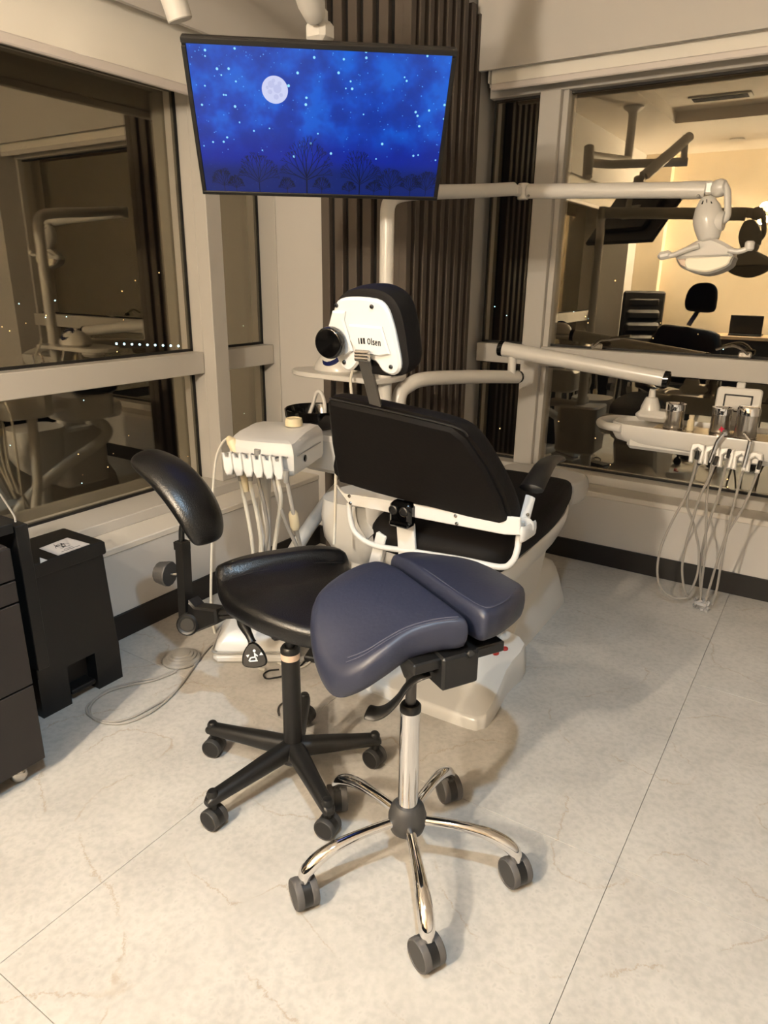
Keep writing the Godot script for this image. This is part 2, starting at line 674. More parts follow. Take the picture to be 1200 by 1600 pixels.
func build_room() -> void:
	var W: Material = mats.white_wall
	# wall with the left window: low wall, ledge, fascia, header
	var wl := setting("wall_left")
	var g := Geo.new()
	g.span(Vector3(-2.405, 0, -3.06), Vector3(-2.95, 0.385, 1.85))
	g.span(Vector3(-2.405, 2.42, -3.06), Vector3(-2.425, 2.9, 1.85))
	g.span(Vector3(-2.62, 2.34, -3.06), Vector3(-2.95, 2.9, 1.85))
	g.span(Vector3(-2.405, 0.385, 1.25), Vector3(-2.95, 2.42, 1.85))
	g.span(Vector3(-2.405, 2.66, -3.06), Vector3(-2.62, 2.9, 1.85))
	obj("wall_body", g, W, wl)
	g = Geo.new()
	g.span(Vector3(-2.400, 0.385, -3.06), Vector3(-2.80, 0.415, 1.25), 0.004)
	obj("window_ledge", g, mats.ledge_stone, wl)
	# wall with the right window
	var wb := setting("wall_back")
	g = Geo.new()
	g.span(Vector3(-1.84, 0, -3.68), Vector3(2.05, 0.375, -4.1))
	g.span(Vector3(-1.84, 2.487, -3.68), Vector3(2.05, 2.9, -3.70))
	g.span(Vector3(-1.84, 2.66, -3.70), Vector3(2.05, 2.9, -3.86))
	g.span(Vector3(-1.84, 2.45, -3.86), Vector3(2.05, 2.9, -4.1))
	g.span(Vector3(0.72, 0.375, -3.68), Vector3(2.05, 2.66, -4.1))
	obj("wall_body", g, W, wb)
	g = Geo.new()
	g.span(Vector3(-1.84, 0.375, -3.675), Vector3(0.72, 0.405, -3.95), 0.004)
	obj("window_ledge", g, mats.ledge_stone, wb)
	# the two walls behind the photographer
	var wr := setting("wall_right")
	g = Geo.new()
	g.span(Vector3(1.9, 0, -3.7), Vector3(2.05, 2.9, 1.9))
	obj("wall_body", g, W, wr)
	var wf := setting("wall_front")
	g = Geo.new()
	g.span(Vector3(-2.95, 0, 1.75), Vector3(2.05, 2.9, 1.95))
	g.span(Vector3(-2.405, 0, 1.60), Vector3(-2.10, 2.9, 1.76), 0.004)
	obj("wall_body", g, mats.back_wall, wf)
	# skirting
	var k := setting("baseboard_left")
	g = Geo.new()
	g.span(Vector3(-2.405, 0, -3.06), Vector3(-2.390, 0.112, 1.75), 0.002)
	obj("skirting_board", g, mats.black_skirting, k)
	k = setting("baseboard_back")
	g = Geo.new()
	g.span(Vector3(-1.84, 0, -3.68), Vector3(1.9, 0.112, -3.665), 0.002)
	obj("skirting_board", g, mats.black_skirting, k)
	k = setting("baseboard_right")
	g = Geo.new()
	g.span(Vector3(1.885, 0, -3.66), Vector3(1.9, 0.112, 1.75), 0.002)
	obj("skirting_board", g, mats.black_skirting, k)
	k = setting("baseboard_front")
	g = Geo.new()
	g.span(Vector3(-2.09, 0, 1.735), Vector3(1.88, 0.112, 1.75), 0.002)
	obj("skirting_board", g, mats.black_skirting, k)
	# ceiling with a recessed tray
	var c := setting("ceiling")
	g = Geo.new()
	g.span(Vector3(-2.95, 2.9, -4.1), Vector3(-1.75, 3.12, 1.95))
	g.span(Vector3(0.7, 2.9, -4.1), Vector3(2.05, 3.12, 1.95))
	g.span(Vector3(-1.75, 2.9, -4.1), Vector3(0.7, 3.12, -1.7))
	g.span(Vector3(-1.75, 2.9, -0.09), Vector3(0.7, 3.12, 1.95))
	g.span(Vector3(-1.75, 3.0, -1.7), Vector3(0.7, 3.12, -0.09))
	obj("ceiling_panel", g, mats.ceiling_white, c)
	g = Geo.new()
	g.span(Vector3(-1.55, 2.985, -0.62), Vector3(-1.05, 3.0, -0.45), 0.003)
	obj("grille_frame", g, mats.white_matt, c)
	for i in 3:
		g = Geo.new()
		g.span(Vector3(-1.52, 2.980, -0.60 + i * 0.052), Vector3(-1.08, 2.986, -0.575 + i * 0.052))
		obj("grille_slot", g, mats.slat_backing, c)


func build_floor() -> void:
	var f := setting("floor")
	var g := Geo.new()
	g.span(Vector3(-2.95, -0.12, -4.1), Vector3(2.05, -0.004, 1.95))
	obj("subfloor", g, mats.floor_joint, f)
	var xs := [-2.405, -1.365, -0.265, 0.835, 1.9]
	var zs := [-3.68, -2.68, -1.60, -0.52, 0.56, 1.75]
	for i in xs.size() - 1:
		for j in zs.size() - 1:
			g = Geo.new()
			g.span(Vector3(xs[i] + 0.0007, -0.02, zs[j] + 0.0007), Vector3(xs[i + 1] - 0.0007, 0.0, zs[j + 1] - 0.0007), 0.0006)
			obj("floor_tile", g, mats.floor_vinyl, f)


func build_windows() -> void:
	# ---- left window, glass on x = -2.78
	var w := setting("window_1")
	var F: Material = mats.frame_paint
	var GX := -2.78
	var panes := [[-3.05, -2.62], [-2.525, -0.80], [-0.70, 1.25]]
	var g := Geo.new()
	g.span(Vector3(-2.57, 0.415, -3.06), Vector3(-2.86, 0.465, 1.25), 0.003)
	obj("bottom_rail", g, F, w)
	g = Geo.new()
	g.span(Vector3(-2.66, 2.29, -3.06), Vector3(-2.86, 2.34, 1.25), 0.003)
	obj("top_rail", g, F, w)
	for z in [-2.572, -0.75]:
		g = Geo.new()
		g.span(Vector3(-2.62, 0.465, z - 0.048), Vector3(-2.70, 2.29, z + 0.048), 0.003)
		g.span(Vector3(-2.704, 0.465, z - 0.044), Vector3(-2.86, 2.29, z + 0.044), 0.002)
		obj("mullion", g, F, w)
	g = Geo.new()
	g.span(Vector3(-2.66, 0.465, -3.06), Vector3(-2.86, 2.29, -3.052), 0.002)
	obj("jamb", g, F, w)
	for p in panes:
		g = Geo.new()
		g.span(Vector3(-2.70, 1.02, p[0]), Vector3(-2.86, 1.125, p[1]), 0.003)
		obj("transom", g, F, w)
		for y in [[0.465, 1.02], [1.125, 2.29]]:
			g = Geo.new()
			g.span(Vector3(GX, y[0], p[0]), Vector3(GX - 0.006, y[1], p[1]))
			obj("pane", g, mats.window_glass, w)
			g = Geo.new()      # rubber seal round the pane
			for e in [p[0] + 0.006, p[1] - 0.006]:
				g.span(Vector3(GX + 0.004, y[0], e - 0.006), Vector3(GX - 0.02, y[1], e + 0.006))
			for e in [y[0] + 0.006, y[1] - 0.006]:
				g.span(Vector3(GX + 0.004, e - 0.006, p[0]), Vector3(GX - 0.02, e + 0.006, p[1]))
			obj("pane_seal", g, mats.seal, w)
	# ---- right window, glass on z = -3.92
	w = setting("window_2")
	var GZ := -3.92
	panes = [[-1.83, -1.545], [-1.435, 0.72]]
	g = Geo.new()
	g.span(Vector3(-1.84, 0.405, -3.825), Vector3(0.72, 0.455, -4.0), 0.003)
	obj("bottom_rail", g, F, w)
	g = Geo.new()
	g.span(Vector3(-1.84, 2.40, -3.87), Vector3(0.72, 2.45, -4.0), 0.003)
	obj("top_rail", g, F, w)
	g = Geo.new()
	g.span(Vector3(-1.545, 0.455, -3.84), Vector3(-1.435, 2.40, -4.0), 0.003)
	obj("mullion", g, F, w)
	g = Geo.new()
	for e in [[-1.435, -1.405], [0.69, 0.72]]:
		g.span(Vector3(e[0], 0.455, -3.875), Vector3(e[1], 2.40, -4.0), 0.003)
	obj("sash_stile", g, F, w)
	for p in panes:
		g = Geo.new()
		g.span(Vector3(p[0], 1.03, -3.85), Vector3(p[1], 1.135, -4.0), 0.003)
		obj("transom", g, F, w)
		for y in [[0.455, 1.03], [1.135, 2.40]]:
			g = Geo.new()
			g.span(Vector3(p[0], y[0], GZ), Vector3(p[1], y[1], GZ - 0.006))
			obj("pane", g, mats.window_glass, w)
			g = Geo.new()
			for e in [p[0] + 0.006, p[1] - 0.006]:
				g.span(Vector3(e - 0.006, y[0], GZ + 0.004), Vector3(e + 0.006, y[1], GZ - 0.02))
			for e in [y[0] + 0.006, y[1] - 0.006]:
				g.span(Vector3(p[0], e - 0.006, GZ + 0.004), Vector3(p[1], e + 0.006, GZ - 0.02))
			obj("pane_seal", g, mats.seal, w)
	# two curved lever handles on the transom of the big sash
	for hx in [[929.0, 542.0, 969.0, 529.0], [1168.0, 556.0, 1119.0, 546.0]]:
		var a := onz(hx[0], hx[1], -3.845)
		var b := onz(hx[2], hx[3], -3.82)
		var s := signf(b.x - a.x)
		g = Geo.new()
		g.box(a + Vector3(s * 0.012, 0.004, 0), Vector3(0.06, 0.03, 0.016), 0.006)
		g.tube(smooth(PackedVector3Array([a + Vector3(0, 0.008, 0.01), a + Vector3(s * 0.035, 0.036, 0.03), a + Vector3(s * 0.075, 0.044, 0.034), b])), 0.0085, 8, Vector2(0.75, 1.2))
		obj("lever_handle", g, mats.steel, w)


func build_column() -> void:
	# square column in the corner, white on its left edge, clad with dark upright slats
	var c := setting("trim_1")
	var g := Geo.new()
	g.span(Vector3(-2.86, 0, -3.06), Vector3(-1.87, 2.9, -4.1))
	obj("column_body", g, mats.white_wall, c)
	g = Geo.new()
	g.span(Vector3(-2.405, 0, -3.06), Vector3(-2.33, 0.112, -3.045), 0.002)
	obj("column_skirting", g, mats.black_skirting, c)
	g = Geo.new()
	g.span(Vector3(-2.335, 0.0, -3.06), Vector3(-1.86, 2.76, -3.048))
	g.span(Vector3(-1.87, 0.0, -3.05), Vector3(-1.858, 2.76, -3.70))
	obj("slat_backing_board", g, mats.slat_backing, c)
	for i in 6:        # face towards the room
		g = Geo.new()
		var x := -2.325 + i * 0.0835
		g.span(Vector3(x, 0.0, -3.048), Vector3(x + 0.050, 2.76, -3.014), 0.0025)
		obj("slat", g, mats.slat, c)
	for i in 8:        # face towards the right window
		g = Geo.new()
		var z := -3.085 - i * 0.0835
		g.span(Vector3(-1.858, 0.0, z), Vector3(-1.818, 2.76 if i < 7 else 2.735, z - 0.038), 0.0025)
		obj("slat", g, mats.slat, c)
	g = Geo.new()
	g.span(Vector3(-1.862, 0.0, -3.052), Vector3(-1.82, 2.76, -3.010), 0.0025)
	obj("corner_slat", g, mats.slat, c)


func build_blinds() -> void:
	# left: fabric let down a hand's breadth, slightly wavy
	var t := thing("roller_blind", "cream roller blind hanging half wrinkled above the left window", "blind", Vector3(-2.505, 2.21, -1.0))
	var g := Geo.new()
	var rings := []
	for i in 61:
		var z := -3.03 + i * 0.07
		var ring := PackedVector3Array()
		for k in 7:
			var y := 2.235 + k * 0.065
			var wob := 0.006 * sin(z * 9.0 + k * 0.5) * (1.0 - k / 7.0) + 0.004 * sin(z * 23.0 + k)
			ring.append(Vector3(-2.505 + wob, y, z))
		for k in 7:
			var y := 2.235 + (6 - k) * 0.065
			var wob := 0.006 * sin(z * 9.0 + (6 - k) * 0.5) * (1.0 - (6 - k) / 7.0) + 0.004 * sin(z * 23.0 + 6 - k)
			ring.append(Vector3(-2.508 + wob, y, z))
		rings.append(ring)
	g.loft(rings)
	obj("blind_fabric", g, mats.blind_fabric, t, 60.0)
	g = Geo.new()
	g.span(Vector3(-2.495, 2.205, -3.03), Vector3(-2.52, 2.240, 1.17), 0.005)
	obj("bottom_rail", g, mats.blind_rail, t)
	# right: rolled up, only the roll and its rail show
	t = thing("roller_blind", "cream roller blind rolled up under the soffit of the right window", "blind", Vector3(-0.55, 2.41, -3.78))
	g = Geo.new()
	rod(g, Vector3(-1.775, 2.51, -3.785), Vector3(0.69, 2.51, -3.785), 0.042, 20)
	g.span(Vector3(-1.775, 2.435, -3.742), Vector3(0.69, 2.52, -3.746))
	obj("blind_fabric", g, mats.blind_fabric, t)
	g = Geo.new()
	g.span(Vector3(-1.775, 2.405, -3.735), Vector3(0.69, 2.437, -3.755), 0.005)
	obj("bottom_rail", g, mats.blind_rail, t)
	g = Geo.new()
	g.span(Vector3(-1.79, 2.44, -3.73), Vector3(-1.782, 2.57, -3.82), 0.002)
	obj("end_bracket", g, mats.frame_paint, t)


func onplane(x: float, y: float, xf: Transform3D) -> Vector2:     # where the ray meets the local xy plane
	var d := ray(x, y)
	var n := xf.basis.z
	var p := EYE + d * ((xf.origin - EYE).dot(n) / d.dot(n))
	var q := xf.affine_inverse() * p
	return Vector2(q.x, q.y)


func outline(px: Array, xf: Transform3D, sub := 4) -> PackedVector2Array:
	var p := PackedVector2Array()
	for q in px:
		p.append(onplane(q[0], q[1], xf))
	return smooth_ring(p, sub) if sub > 1 else p


func frame_of(o: Vector3, right: Vector3, up: Vector3) -> Transform3D:
	var u := up.normalized()
	var r := (right - u * right.dot(u)).normalized()
	return Transform3D(Basis(r, u, r.cross(u)), o)


func screw(g: Geo, at: Vector3, dir: Vector3, r := 0.006) -> void:
	g.lathe([Vector2(r, 0), Vector2(r, 0.003), Vector2(r * 0.7, 0.005), Vector2(r * 0.35, 0.005), Vector2(r * 0.3, 0.002)], along(dir, at), 10)


func pillow(g: Geo, poly: PackedVector2Array, xf: Transform3D, z0: float, z1: float, soft: float) -> void:
	# an upholstered pad: outline in the local plane, soft edges, domed face towards z1
	var c := Vector2.ZERO
	for p in poly:
		c += p
	c /= poly.size()
	var d := z1 - z0
	var rings := []
	for l in [[1.0 - soft * 0.6, 0.0], [1.0 - soft * 0.1, 0.06], [1.0, 0.22], [1.0, 0.5], [1.0 - soft * 0.12, 0.70], [1.0 - soft * 0.4, 0.84], [1.0 - soft, 0.93], [0.6, 0.985], [0.3, 1.0], [0.03, 1.0]]:
		var ring := PackedVector3Array()
		for p in poly:
			var q: Vector2 = c + (p - c) * l[0]
			ring.append(xf * Vector3(q.x, q.y, z0 + d * l[1]))
		rings.append(ring)
	g.loft(rings)


func build_dental_chair() -> void:
	var t := thing("dental_chair", "dental treatment chair in black cloth on a white base, its back to us", "dental chair", Vector3(-1.1, 0, -2.5))
	var WP: Material = mats.white_plastic
	var g := Geo.new()
	# --- base: low front plate, hump cover, lift column
	var plan := PackedVector2Array([Vector2(-1.36, 2.46), Vector2(-1.37, 2.1), Vector2(-1.35, 1.97), Vector2(-1.30, 1.925), Vector2(-1.1, 1.915), Vector2(-0.87, 1.92), Vector2(-0.83, 1.94), Vector2(-0.815, 1.99), Vector2(-0.84, 2.2), Vector2(-0.88, 2.42)])
	var rings := []
	for l in [[1.0, 0.0], [1.0, 0.022], [0.985, 0.038], [0.955, 0.048]]:
		var ring := PackedVector3Array()
		for p in smooth_ring(plan, 4):
			var q: Vector2 = Vector2(-1.1, 2.25) + (p - Vector2(-1.1, 2.25)) * l[0]
			var rise: float = l[1] / 0.048 * 0.085 * smoothstep(1.95, 2.4, q.y)
			ring.append(Vector3(q.x, l[1] + rise, -q.y))
		rings.append(ring)
	g.loft(rings)
	var low := obj("base_plate", g, WP, t)
	g = Geo.new()
	rod(g, Vector3(-0.925, 0.105, -2.27), Vector3(-0.925, 0.131, -2.27), 0.012, 14)
	obj("button", g, mats.red_button, low)
	g = Geo.new()
	rod(g, Vector3(-0.905, 0.105, -2.31), Vector3(-0.905, 0.128, -2.31), 0.012, 14)
	obj("button", g, mats.red_button, low)
	g = Geo.new()
	rings = []
	for l in [[2.385, 0.0, 0.20, 0.19], [2.385, 0.06, 0.20, 0.19], [2.40, 0.085, 0.20, 0.185], [2.47, 0.115, 0.20, 0.175], [2.545, 0.17, 0.20, 0.160], [2.625, 0.225, 0.20, 0.148], [2.71, 0.256, 0.198, 0.142], [2.84, 0.27, 0.196, 0.138], [2.97, 0.264, 0.194, 0.138], [3.04, 0.235, 0.192, 0.142], [3.085, 0.15, 0.190, 0.150], [3.095, 0.0, 0.19, 0.17]]:
		var ring := PackedVector3Array()
		var hh: float = maxf(l[1], 0.004)
		for q in [[-l[2], 0.0], [-l[2], 0.18], [-lerpf(l[2], l[3], 0.55), 0.62], [-l[3] - 0.008, 0.84], [-l[3] + 0.012, 0.955], [-l[3] + 0.045, 1.0], [0.0, 1.012], [l[3] - 0.045, 1.0], [l[3] - 0.012, 0.955], [l[3] + 0.008, 0.84], [lerpf(l[2], l[3], 0.55), 0.62], [l[2], 0.18], [l[2], 0.0]]:
			ring.append(Vector3(-1.118 + q[0], q[1] * hh, -l[0]))
		rings.append(ring)
	g.loft(rings)
	obj("hump_cover", g, WP, t)
	g = Geo.new()
	g.prism(PackedVector2Array([Vector2(2.30, 0.08), Vector2(2.75, 0.10), Vector2(2.9, 0.40), Vector2(2.85, 0.47), Vector2(2.25, 0.47), Vector2(2.2, 0.40)]), 0.30, Transform3D(Basis(Vector3(0, 0, -1), Vector3(0, 1, 0), Vector3(1, 0, 0)), Vector3(-1.26, 0, 0)), 0.02)
	obj("lift_column", g, WP, t)
	# --- seat
	g = Geo.new()
	var pan := PackedVector2Array([Vector2(-1.36, 2.06), Vector2(-1.10, 2.03), Vector2(-0.86, 2.06), Vector2(-0.84, 2.4), Vector2(-0.87, 2.8), Vector2(-0.95, 3.02), Vector2(-1.1, 3.06), Vector2(-1.25, 3.02), Vector2(-1.33, 2.8), Vector2(-1.37, 2.4)])
	rings = []
	for l in [[0.80, 0.43], [0.92, 0.455], [0.985, 0.50], [1.0, 0.54], [0.98, 0.55]]:
		var ring := PackedVector3Array()
		for p in smooth_ring(pan, 3):
			var q: Vector2 = Vector2(-1.1, 2.5) + (p - Vector2(-1.1, 2.5)) * l[0]
			ring.append(Vector3(q.x, l[1], -q.y))
		rings.append(ring)
	g.loft(rings)
	obj("seat_pan", g, WP, t)
	g = Geo.new()
	var cush := PackedVector2Array([Vector2(-1.34, 2.02), Vector2(-1.10, 2.00), Vector2(-0.86, 2.03), Vector2(-0.83, 2.2), Vector2(-0.84, 2.6), Vector2(-0.90, 2.95), Vector2(-0.97, 3.09), Vector2(-1.1, 3.12), Vector2(-1.23, 3.09), Vector2(-1.31, 2.9), Vector2(-1.37, 2.6), Vector2(-1.37, 2.2)])
	g.cushion(smooth_ring(cush, 4), Vector3.ZERO, Vector3(1, 0, 0), Vector3(0, 0, -1), func(_s: float, q: float) -> float: return 0.665 - 0.05 * smoothstep(2.85, 3.15, q) - 0.02 * smoothstep(2.2, 2.0, q), 0.125, 0.10, 0.012)
	obj("seat_cushion", g, mats.black_cloth, t)
	g = Geo.new()       # clear cover over the foot end
	var fc := PackedVector2Array([Vector2(-1.26, 3.00), Vector2(-1.1, 3.00), Vector2(-0.90, 2.98), Vector2(-0.88, 3.12), Vector2(-0.93, 3.20), Vector2(-1.1, 3.22), Vector2(-1.27, 3.20), Vector2(-1.31, 3.1)])
	g.cushion(smooth_ring(fc, 3), Vector3.ZERO, Vector3(1, 0, 0), Vector3(0, 0, -1), func(_s: float, _q: float) -> float: return 0.632, 0.11, 0.1, 0.0)
	tell(obj("foot_cover", g, mats.clear_plastic, t), "clear plastic foot cover")
	# --- backrest
	var xf := frame_of(Vector3(-1.12, 0.772, -1.955), Vector3(1, 0, 0), Vector3(0.054, 0.393, 0.305))
	var shell := PackedVector2Array([Vector2(-0.315, 0.0), Vector2(0.0, -0.006), Vector2(0.295, 0.0), Vector2(0.322, 0.03), Vector2(0.314, 0.14), Vector2(0.282, 0.28), Vector2(0.236, 0.40), Vector2(0.20, 0.436), Vector2(0.0, 0.443), Vector2(-0.197, 0.443), Vector2(-0.210, 0.432), Vector2(-0.268, 0.22)])
	g = Geo.new()
	g.prism(shell, 0.045, xf * Transform3D(Basis(), Vector3(0, 0, -0.045)), 0.010)
	obj("backrest_panel", g, mats.black_cloth, t)
	g = Geo.new()
	var big := PackedVector2Array()
	for p in smooth_ring(PackedVector2Array([Vector2(-0.325, 0.0), Vector2(0.0, -0.02), Vector2(0.31, 0.0), Vector2(0.335, 0.05), Vector2(0.325, 0.17), Vector2(0.292, 0.30), Vector2(0.246, 0.420), Vector2(0.18, 0.468), Vector2(0.0, 0.475), Vector2(-0.17, 0.475), Vector2(-0.212, 0.455), Vector2(-0.245, 0.35), Vector2(-0.29, 0.18)]), 4):
		big.append(p)
	var flip := Transform3D(Basis(xf.basis.x, xf.basis.y, Vector3(0, -0.02, -1)), xf.origin)   # the padding runs straight forward
	pillow(g, big, flip, 0.02, 0.145, 0.16)
	obj("backrest_cushion", g, mats.black_cloth, t)
	g = Geo.new()
	g.tube(smooth(PackedVector3Array([xf * Vector3(-0.203, 0.446, -0.014), xf * Vector3(0.0, 0.447, -0.014), xf * Vector3(0.205, 0.438, -0.014), xf * Vector3(0.242, 0.408, -0.014)]), 5), 0.003, 6)
	obj("piping", g, mats.black_plastic, t)
	# --- white bracket across the foot of the backrest
	g = Geo.new()
	var bx := Transform3D(Basis(Vector3(1, 0, 0), Vector3(0, 1, 0), Vector3(0, 0, 1)), Vector3(0, 0, -1.975))
	g.prism(outline([[527, 757], [540, 770], [640, 785], [735, 803], [752, 795], [778, 803], [815, 808], [815, 835], [790, 834], [700, 817], [549, 788]], bx, 1), 0.012, bx, 0.003)
	var arm := smooth(PackedVector3Array([Vector3(-0.752, 0.735, -1.97), Vector3(-0.742, 0.735, -1.985), Vector3(-0.738, 0.735, -2.06)]), 3)
	g.tube(arm, 0.012, 8, Vector2(2.2, 0.5), Vector3.UP)
	var br := obj("back_bracket", g, mats.white_matt, t)
	for q in [[546, 775], [548, 786], [712, 806], [714, 818]]:
		g = Geo.new()
		screw(g, onz(q[0], q[1], -1.963), Vector3(0, 0, 1), 0.0065)
		obj("screw", g, mats.steel, br)
	# --- pivot block with two caps, and the strut below it
	g = Geo.new()
	var kc := onz(629, 802, -1.955)
	g.box(kc, Vector3(0.088, 0.088, 0.05), 0.014)
	g.box(kc + Vector3(0.004, -0.032, 0.012), Vector3(0.08, 0.02, 0.045), 0.006)
	var kn := obj("pivot_block", g, mats.black_gloss, t)
	for sx in [-0.021, 0.021]:
		g = Geo.new()
		g.lathe([Vector2(0.010, 0), Vector2(0.017, 0), Vector2(0.017, 0.006), Vector2(0.013, 0.008), Vector2(0.011, 0.003), Vector2(0.0, 0.003)], along(Vector3(0, 0, 1), kc + Vector3(sx, 0.016, 0.025)), 18)
		obj("cap", g, mats.black_plastic, kn)
	g = Geo.new()
	var s0 := onz(631, 818, -1.975)
	var s1 := onz(640, 870, -1.995)
	g.box((s0 + s1) / 2.0, Vector3(0.072, (s0 - s1).length(), 0.014), 0.003, Basis(Vector3(0, 0, 1), 0.10))
	obj("back_strut", g, mats.white_matt, t)
	# --- bent tube that carries the seat
	g = Geo.new()
	var tb := PackedVector3Array([onz(546, 785, -1.985), onz(547, 808, -1.985), onz(556, 833, -1.985), onz(585, 852, -1.985), onz(640, 861, -1.985), onz(720, 874, -1.985), onz(781, 886, -1.985), onz(800, 878, -1.985), onz(808, 860, -1.99), onz(811, 838, -2.0), onz(815, 815, -2.0)])
	g.tube(smooth(tb, 5), 0.0105, 10, Vector2(1.0, 1.0), Vector3(0, 0, 1))
	obj("seat_frame", g, mats.white_matt, t)
	g = Geo.new()
	var lb0 := onz(597, 846, -2.0)
	var lb1 := onz(583, 890, -2.02)
	g.box((lb0 + lb1) / 2.0, Vector3(0.045, (lb0 - lb1).length() + 0.05, 0.03), 0.004, Basis(Vector3(0, 0, 1), -0.25))
	obj("lift_link", g, mats.white_matt, t)
	g = Geo.new()
	var pl := PackedVector3Array([onz(563, 793, -2.03), onz(566, 815, -2.03), onz(580, 838, -2.02)])
	g.tube(smooth(pl, 5), 0.018, 8, Vector2(1.3, 0.25), Vector3(1, 0, 0))
	obj("side_plate", g, mats.grey_plastic, t)
	# --- right armrest
	g = Geo.new()
	var ax := onz(817, 823, -2.02)
	g.lathe([Vector2(0.0, 0), Vector2(0.030, 0), Vector2(0.034, 0.004), Vector2(0.034, 0.012), Vector2(0.027, 0.016), Vector2(0.0, 0.016)], along(Vector3(0.72, 0, 0.69), ax), 22)
	var up0 := onz(817, 822, -2.03)
	var up1 := onz(829, 776, -2.09)
	g.tube(PackedVector3Array([up0, up1]), 0.019, 8, Vector2(0.45, 1.0), Vector3(0.7, 0, 0.7))
	var arm_p := obj("armrest_post", g, mats.white_matt, t)
	g = Geo.new()
	screw(g, ax + Vector3(0.72, 0, 0.69) * 0.016, Vector3(0.72, 0, 0.69), 0.010)
	obj("screw", g, mats.steel, arm_p)
	g = Geo.new()
	screw(g, up0.lerp(up1, 0.42) + Vector3(0.72, 0, 0.69) * 0.010, Vector3(0.72, 0, 0.69), 0.006)
	obj("screw", g, mats.steel, arm_p)
	g = Geo.new()
	var pad := smooth(PackedVector3Array([onz(829, 766, -2.085), onz(838, 750, -2.14), onz(850, 730, -2.25), onz(860, 720, -2.36), onz(874, 716, -2.45)]), 5)
	var rr := []
	for i in pad.size():
		var k := float(i) / (pad.size() - 1)
		rr.append((0.034 - 0.010 * k) * (0.55 if i == 0 else 1.0) * (0.6 if i == pad.size() - 1 else 1.0))
	g.tube(pad, rr, 12, Vector2(0.55, 1.25), Vector3.UP)
	obj("armrest_pad", g, mats.black_plastic, t)
	# --- headrest
	var hx := frame_of(Vector3(-1.06, 1.35, -1.52), Vector3(1, 0, 0.0), Vector3(0.02, 0.97, 0.20))
	var ho := outline([[519, 490], [526, 471], [545, 465], [585, 468], [602, 480], [612, 505], [620, 540], [625, 570], [621, 583], [611, 587], [596, 580], [586, 566], [566, 562], [548, 580], [533, 574], [524, 556], [517, 530], [512, 512], [517, 502]], hx, 3)
	g = Geo.new()
	g.prism(ho, 0.022, hx * Transform3D(Basis(), Vector3(0, 0, -0.022)), 0.006)
	var plate := obj("headrest_plate", g, WP, t)
	g = Geo.new()
	g.prism(outline([[546, 506], [598, 510], [603, 528], [611, 553], [595, 556], [560, 550], [548, 530]], hx, 1), 0.010, hx * Transform3D(Basis(), Vector3(0, 0, -0.002)), 0.004)
	obj("raised_panel", g, WP, plate)
	g = Geo.new()
	g.prism(outline([[521, 485], [541, 486], [539, 499], [545, 520], [553, 548], [540, 556], [522, 546], [511, 522], [516, 505]], hx, 1), 0.012, hx * Transform3D(Basis(), Vector3(0, 0, -0.004)), 0.004)
	obj("lever_cover", g, WP, plate)
	for q in [[526, 477], [581, 479], [611, 573], [538, 566]]:
		g = Geo.new()
		var s := onplane(q[0], q[1], hx)
		screw(g, hx * Vector3(s.x, s.y, 0.0), hx.basis.z, 0.0055)
		obj("screw", g, mats.dark_steel, plate)
	var tm := TextMesh.new()
	var font := SystemFont.new()
	font.font_names = PackedStringArray(["Droid Sans"])
	font.font_weight = 700
	tm.font = font
	tm.text = "Olsen"
	tm.font_size = 32
	tm.pixel_size = 0.00066
	tm.depth = 0.0008
	tm.material = mats.print_black
	var lo := MeshInstance3D.new()
	lo.name = "lettering"
	lo.mesh = tm
	var lp := onplane(587, 533.5, hx)
	lo.transform = Transform3D(Basis(), -base[plate]) * hx * Transform3D(Basis(Vector3(0, 0, 1), -0.03).scaled(Vector3(0.72, 1.05, 1)), Vector3(lp.x, lp.y, 0.0084))
	plate.add_child(lo)
	g = Geo.new()
	for k in [[563.6, 1.6], [567.6, 3.2], [571.6, 3.6]]:
		var c := onplane(k[0], 531.5, hx)
		g.box(hx * Vector3(c.x, c.y, 0.0084), Vector3(k[1] * 0.00155, 0.015, 0.0012), 0.0, hx.basis)
	obj("logo_bars", g, mats.print_black, plate)
	g = Geo.new()
	var hc := outline([[512, 500], [518, 476], [530, 460], [550, 453], [580, 453], [603, 463], [618, 483], [627, 515], [632, 550], [634, 575], [626, 590], [600, 592], [560, 585], [528, 575], [514, 540]], hx, 4)
	pillow(g, hc, Transform3D(Basis(hx.basis.x, hx.basis.y, -hx.basis.z), hx.origin), 0.012, 0.115, 0.2)
	obj("headrest_cushion", g, mats.black_cloth, t)
	g = Geo.new()
	var kp := onplane(528, 531, hx)
	g.lathe([Vector2(0.020, -0.02), Vector2(0.024, 0.0), Vector2(0.038, 0.010), Vector2(0.041, 0.016), Vector2(0.041, 0.030), Vector2(0.039, 0.035), Vector2(0.035, 0.037), Vector2(0.0, 0.0355)], along(hx.basis * Vector3(0.1, 0.1, 1), hx * Vector3(kp.x - 0.006, kp.y - 0.002, 0.006)), 28)
	tell(obj("clamp_knob", g, mats.black_gloss, t), "round glossy black knob")
	g = Geo.new()
	var st0 := onz(568, 556, -1.520)
	var st1 := onz(587, 632, -1.655)
	var sf := frame_of((st0 + st1) / 2.0, Vector3(1, 0, 0), st0 - st1)
	g.box(sf.origin, Vector3(0.037, (st0 - st1).length(), 0.010), 0.002, sf.basis)
	tell(obj("headrest_stem", g, mats.brushed, t), "flat metal bar")
	g = Geo.new()
	for k in 3:
		var c := onz(566, 549 + k * 5, -1.505)
		rod(g, c - Vector3(0.022, 0.003, 0), c + Vector3(0.022, -0.003, 0), 0.007, 10, 0.002)
	obj("stem_clamp", g, mats.steel, t)


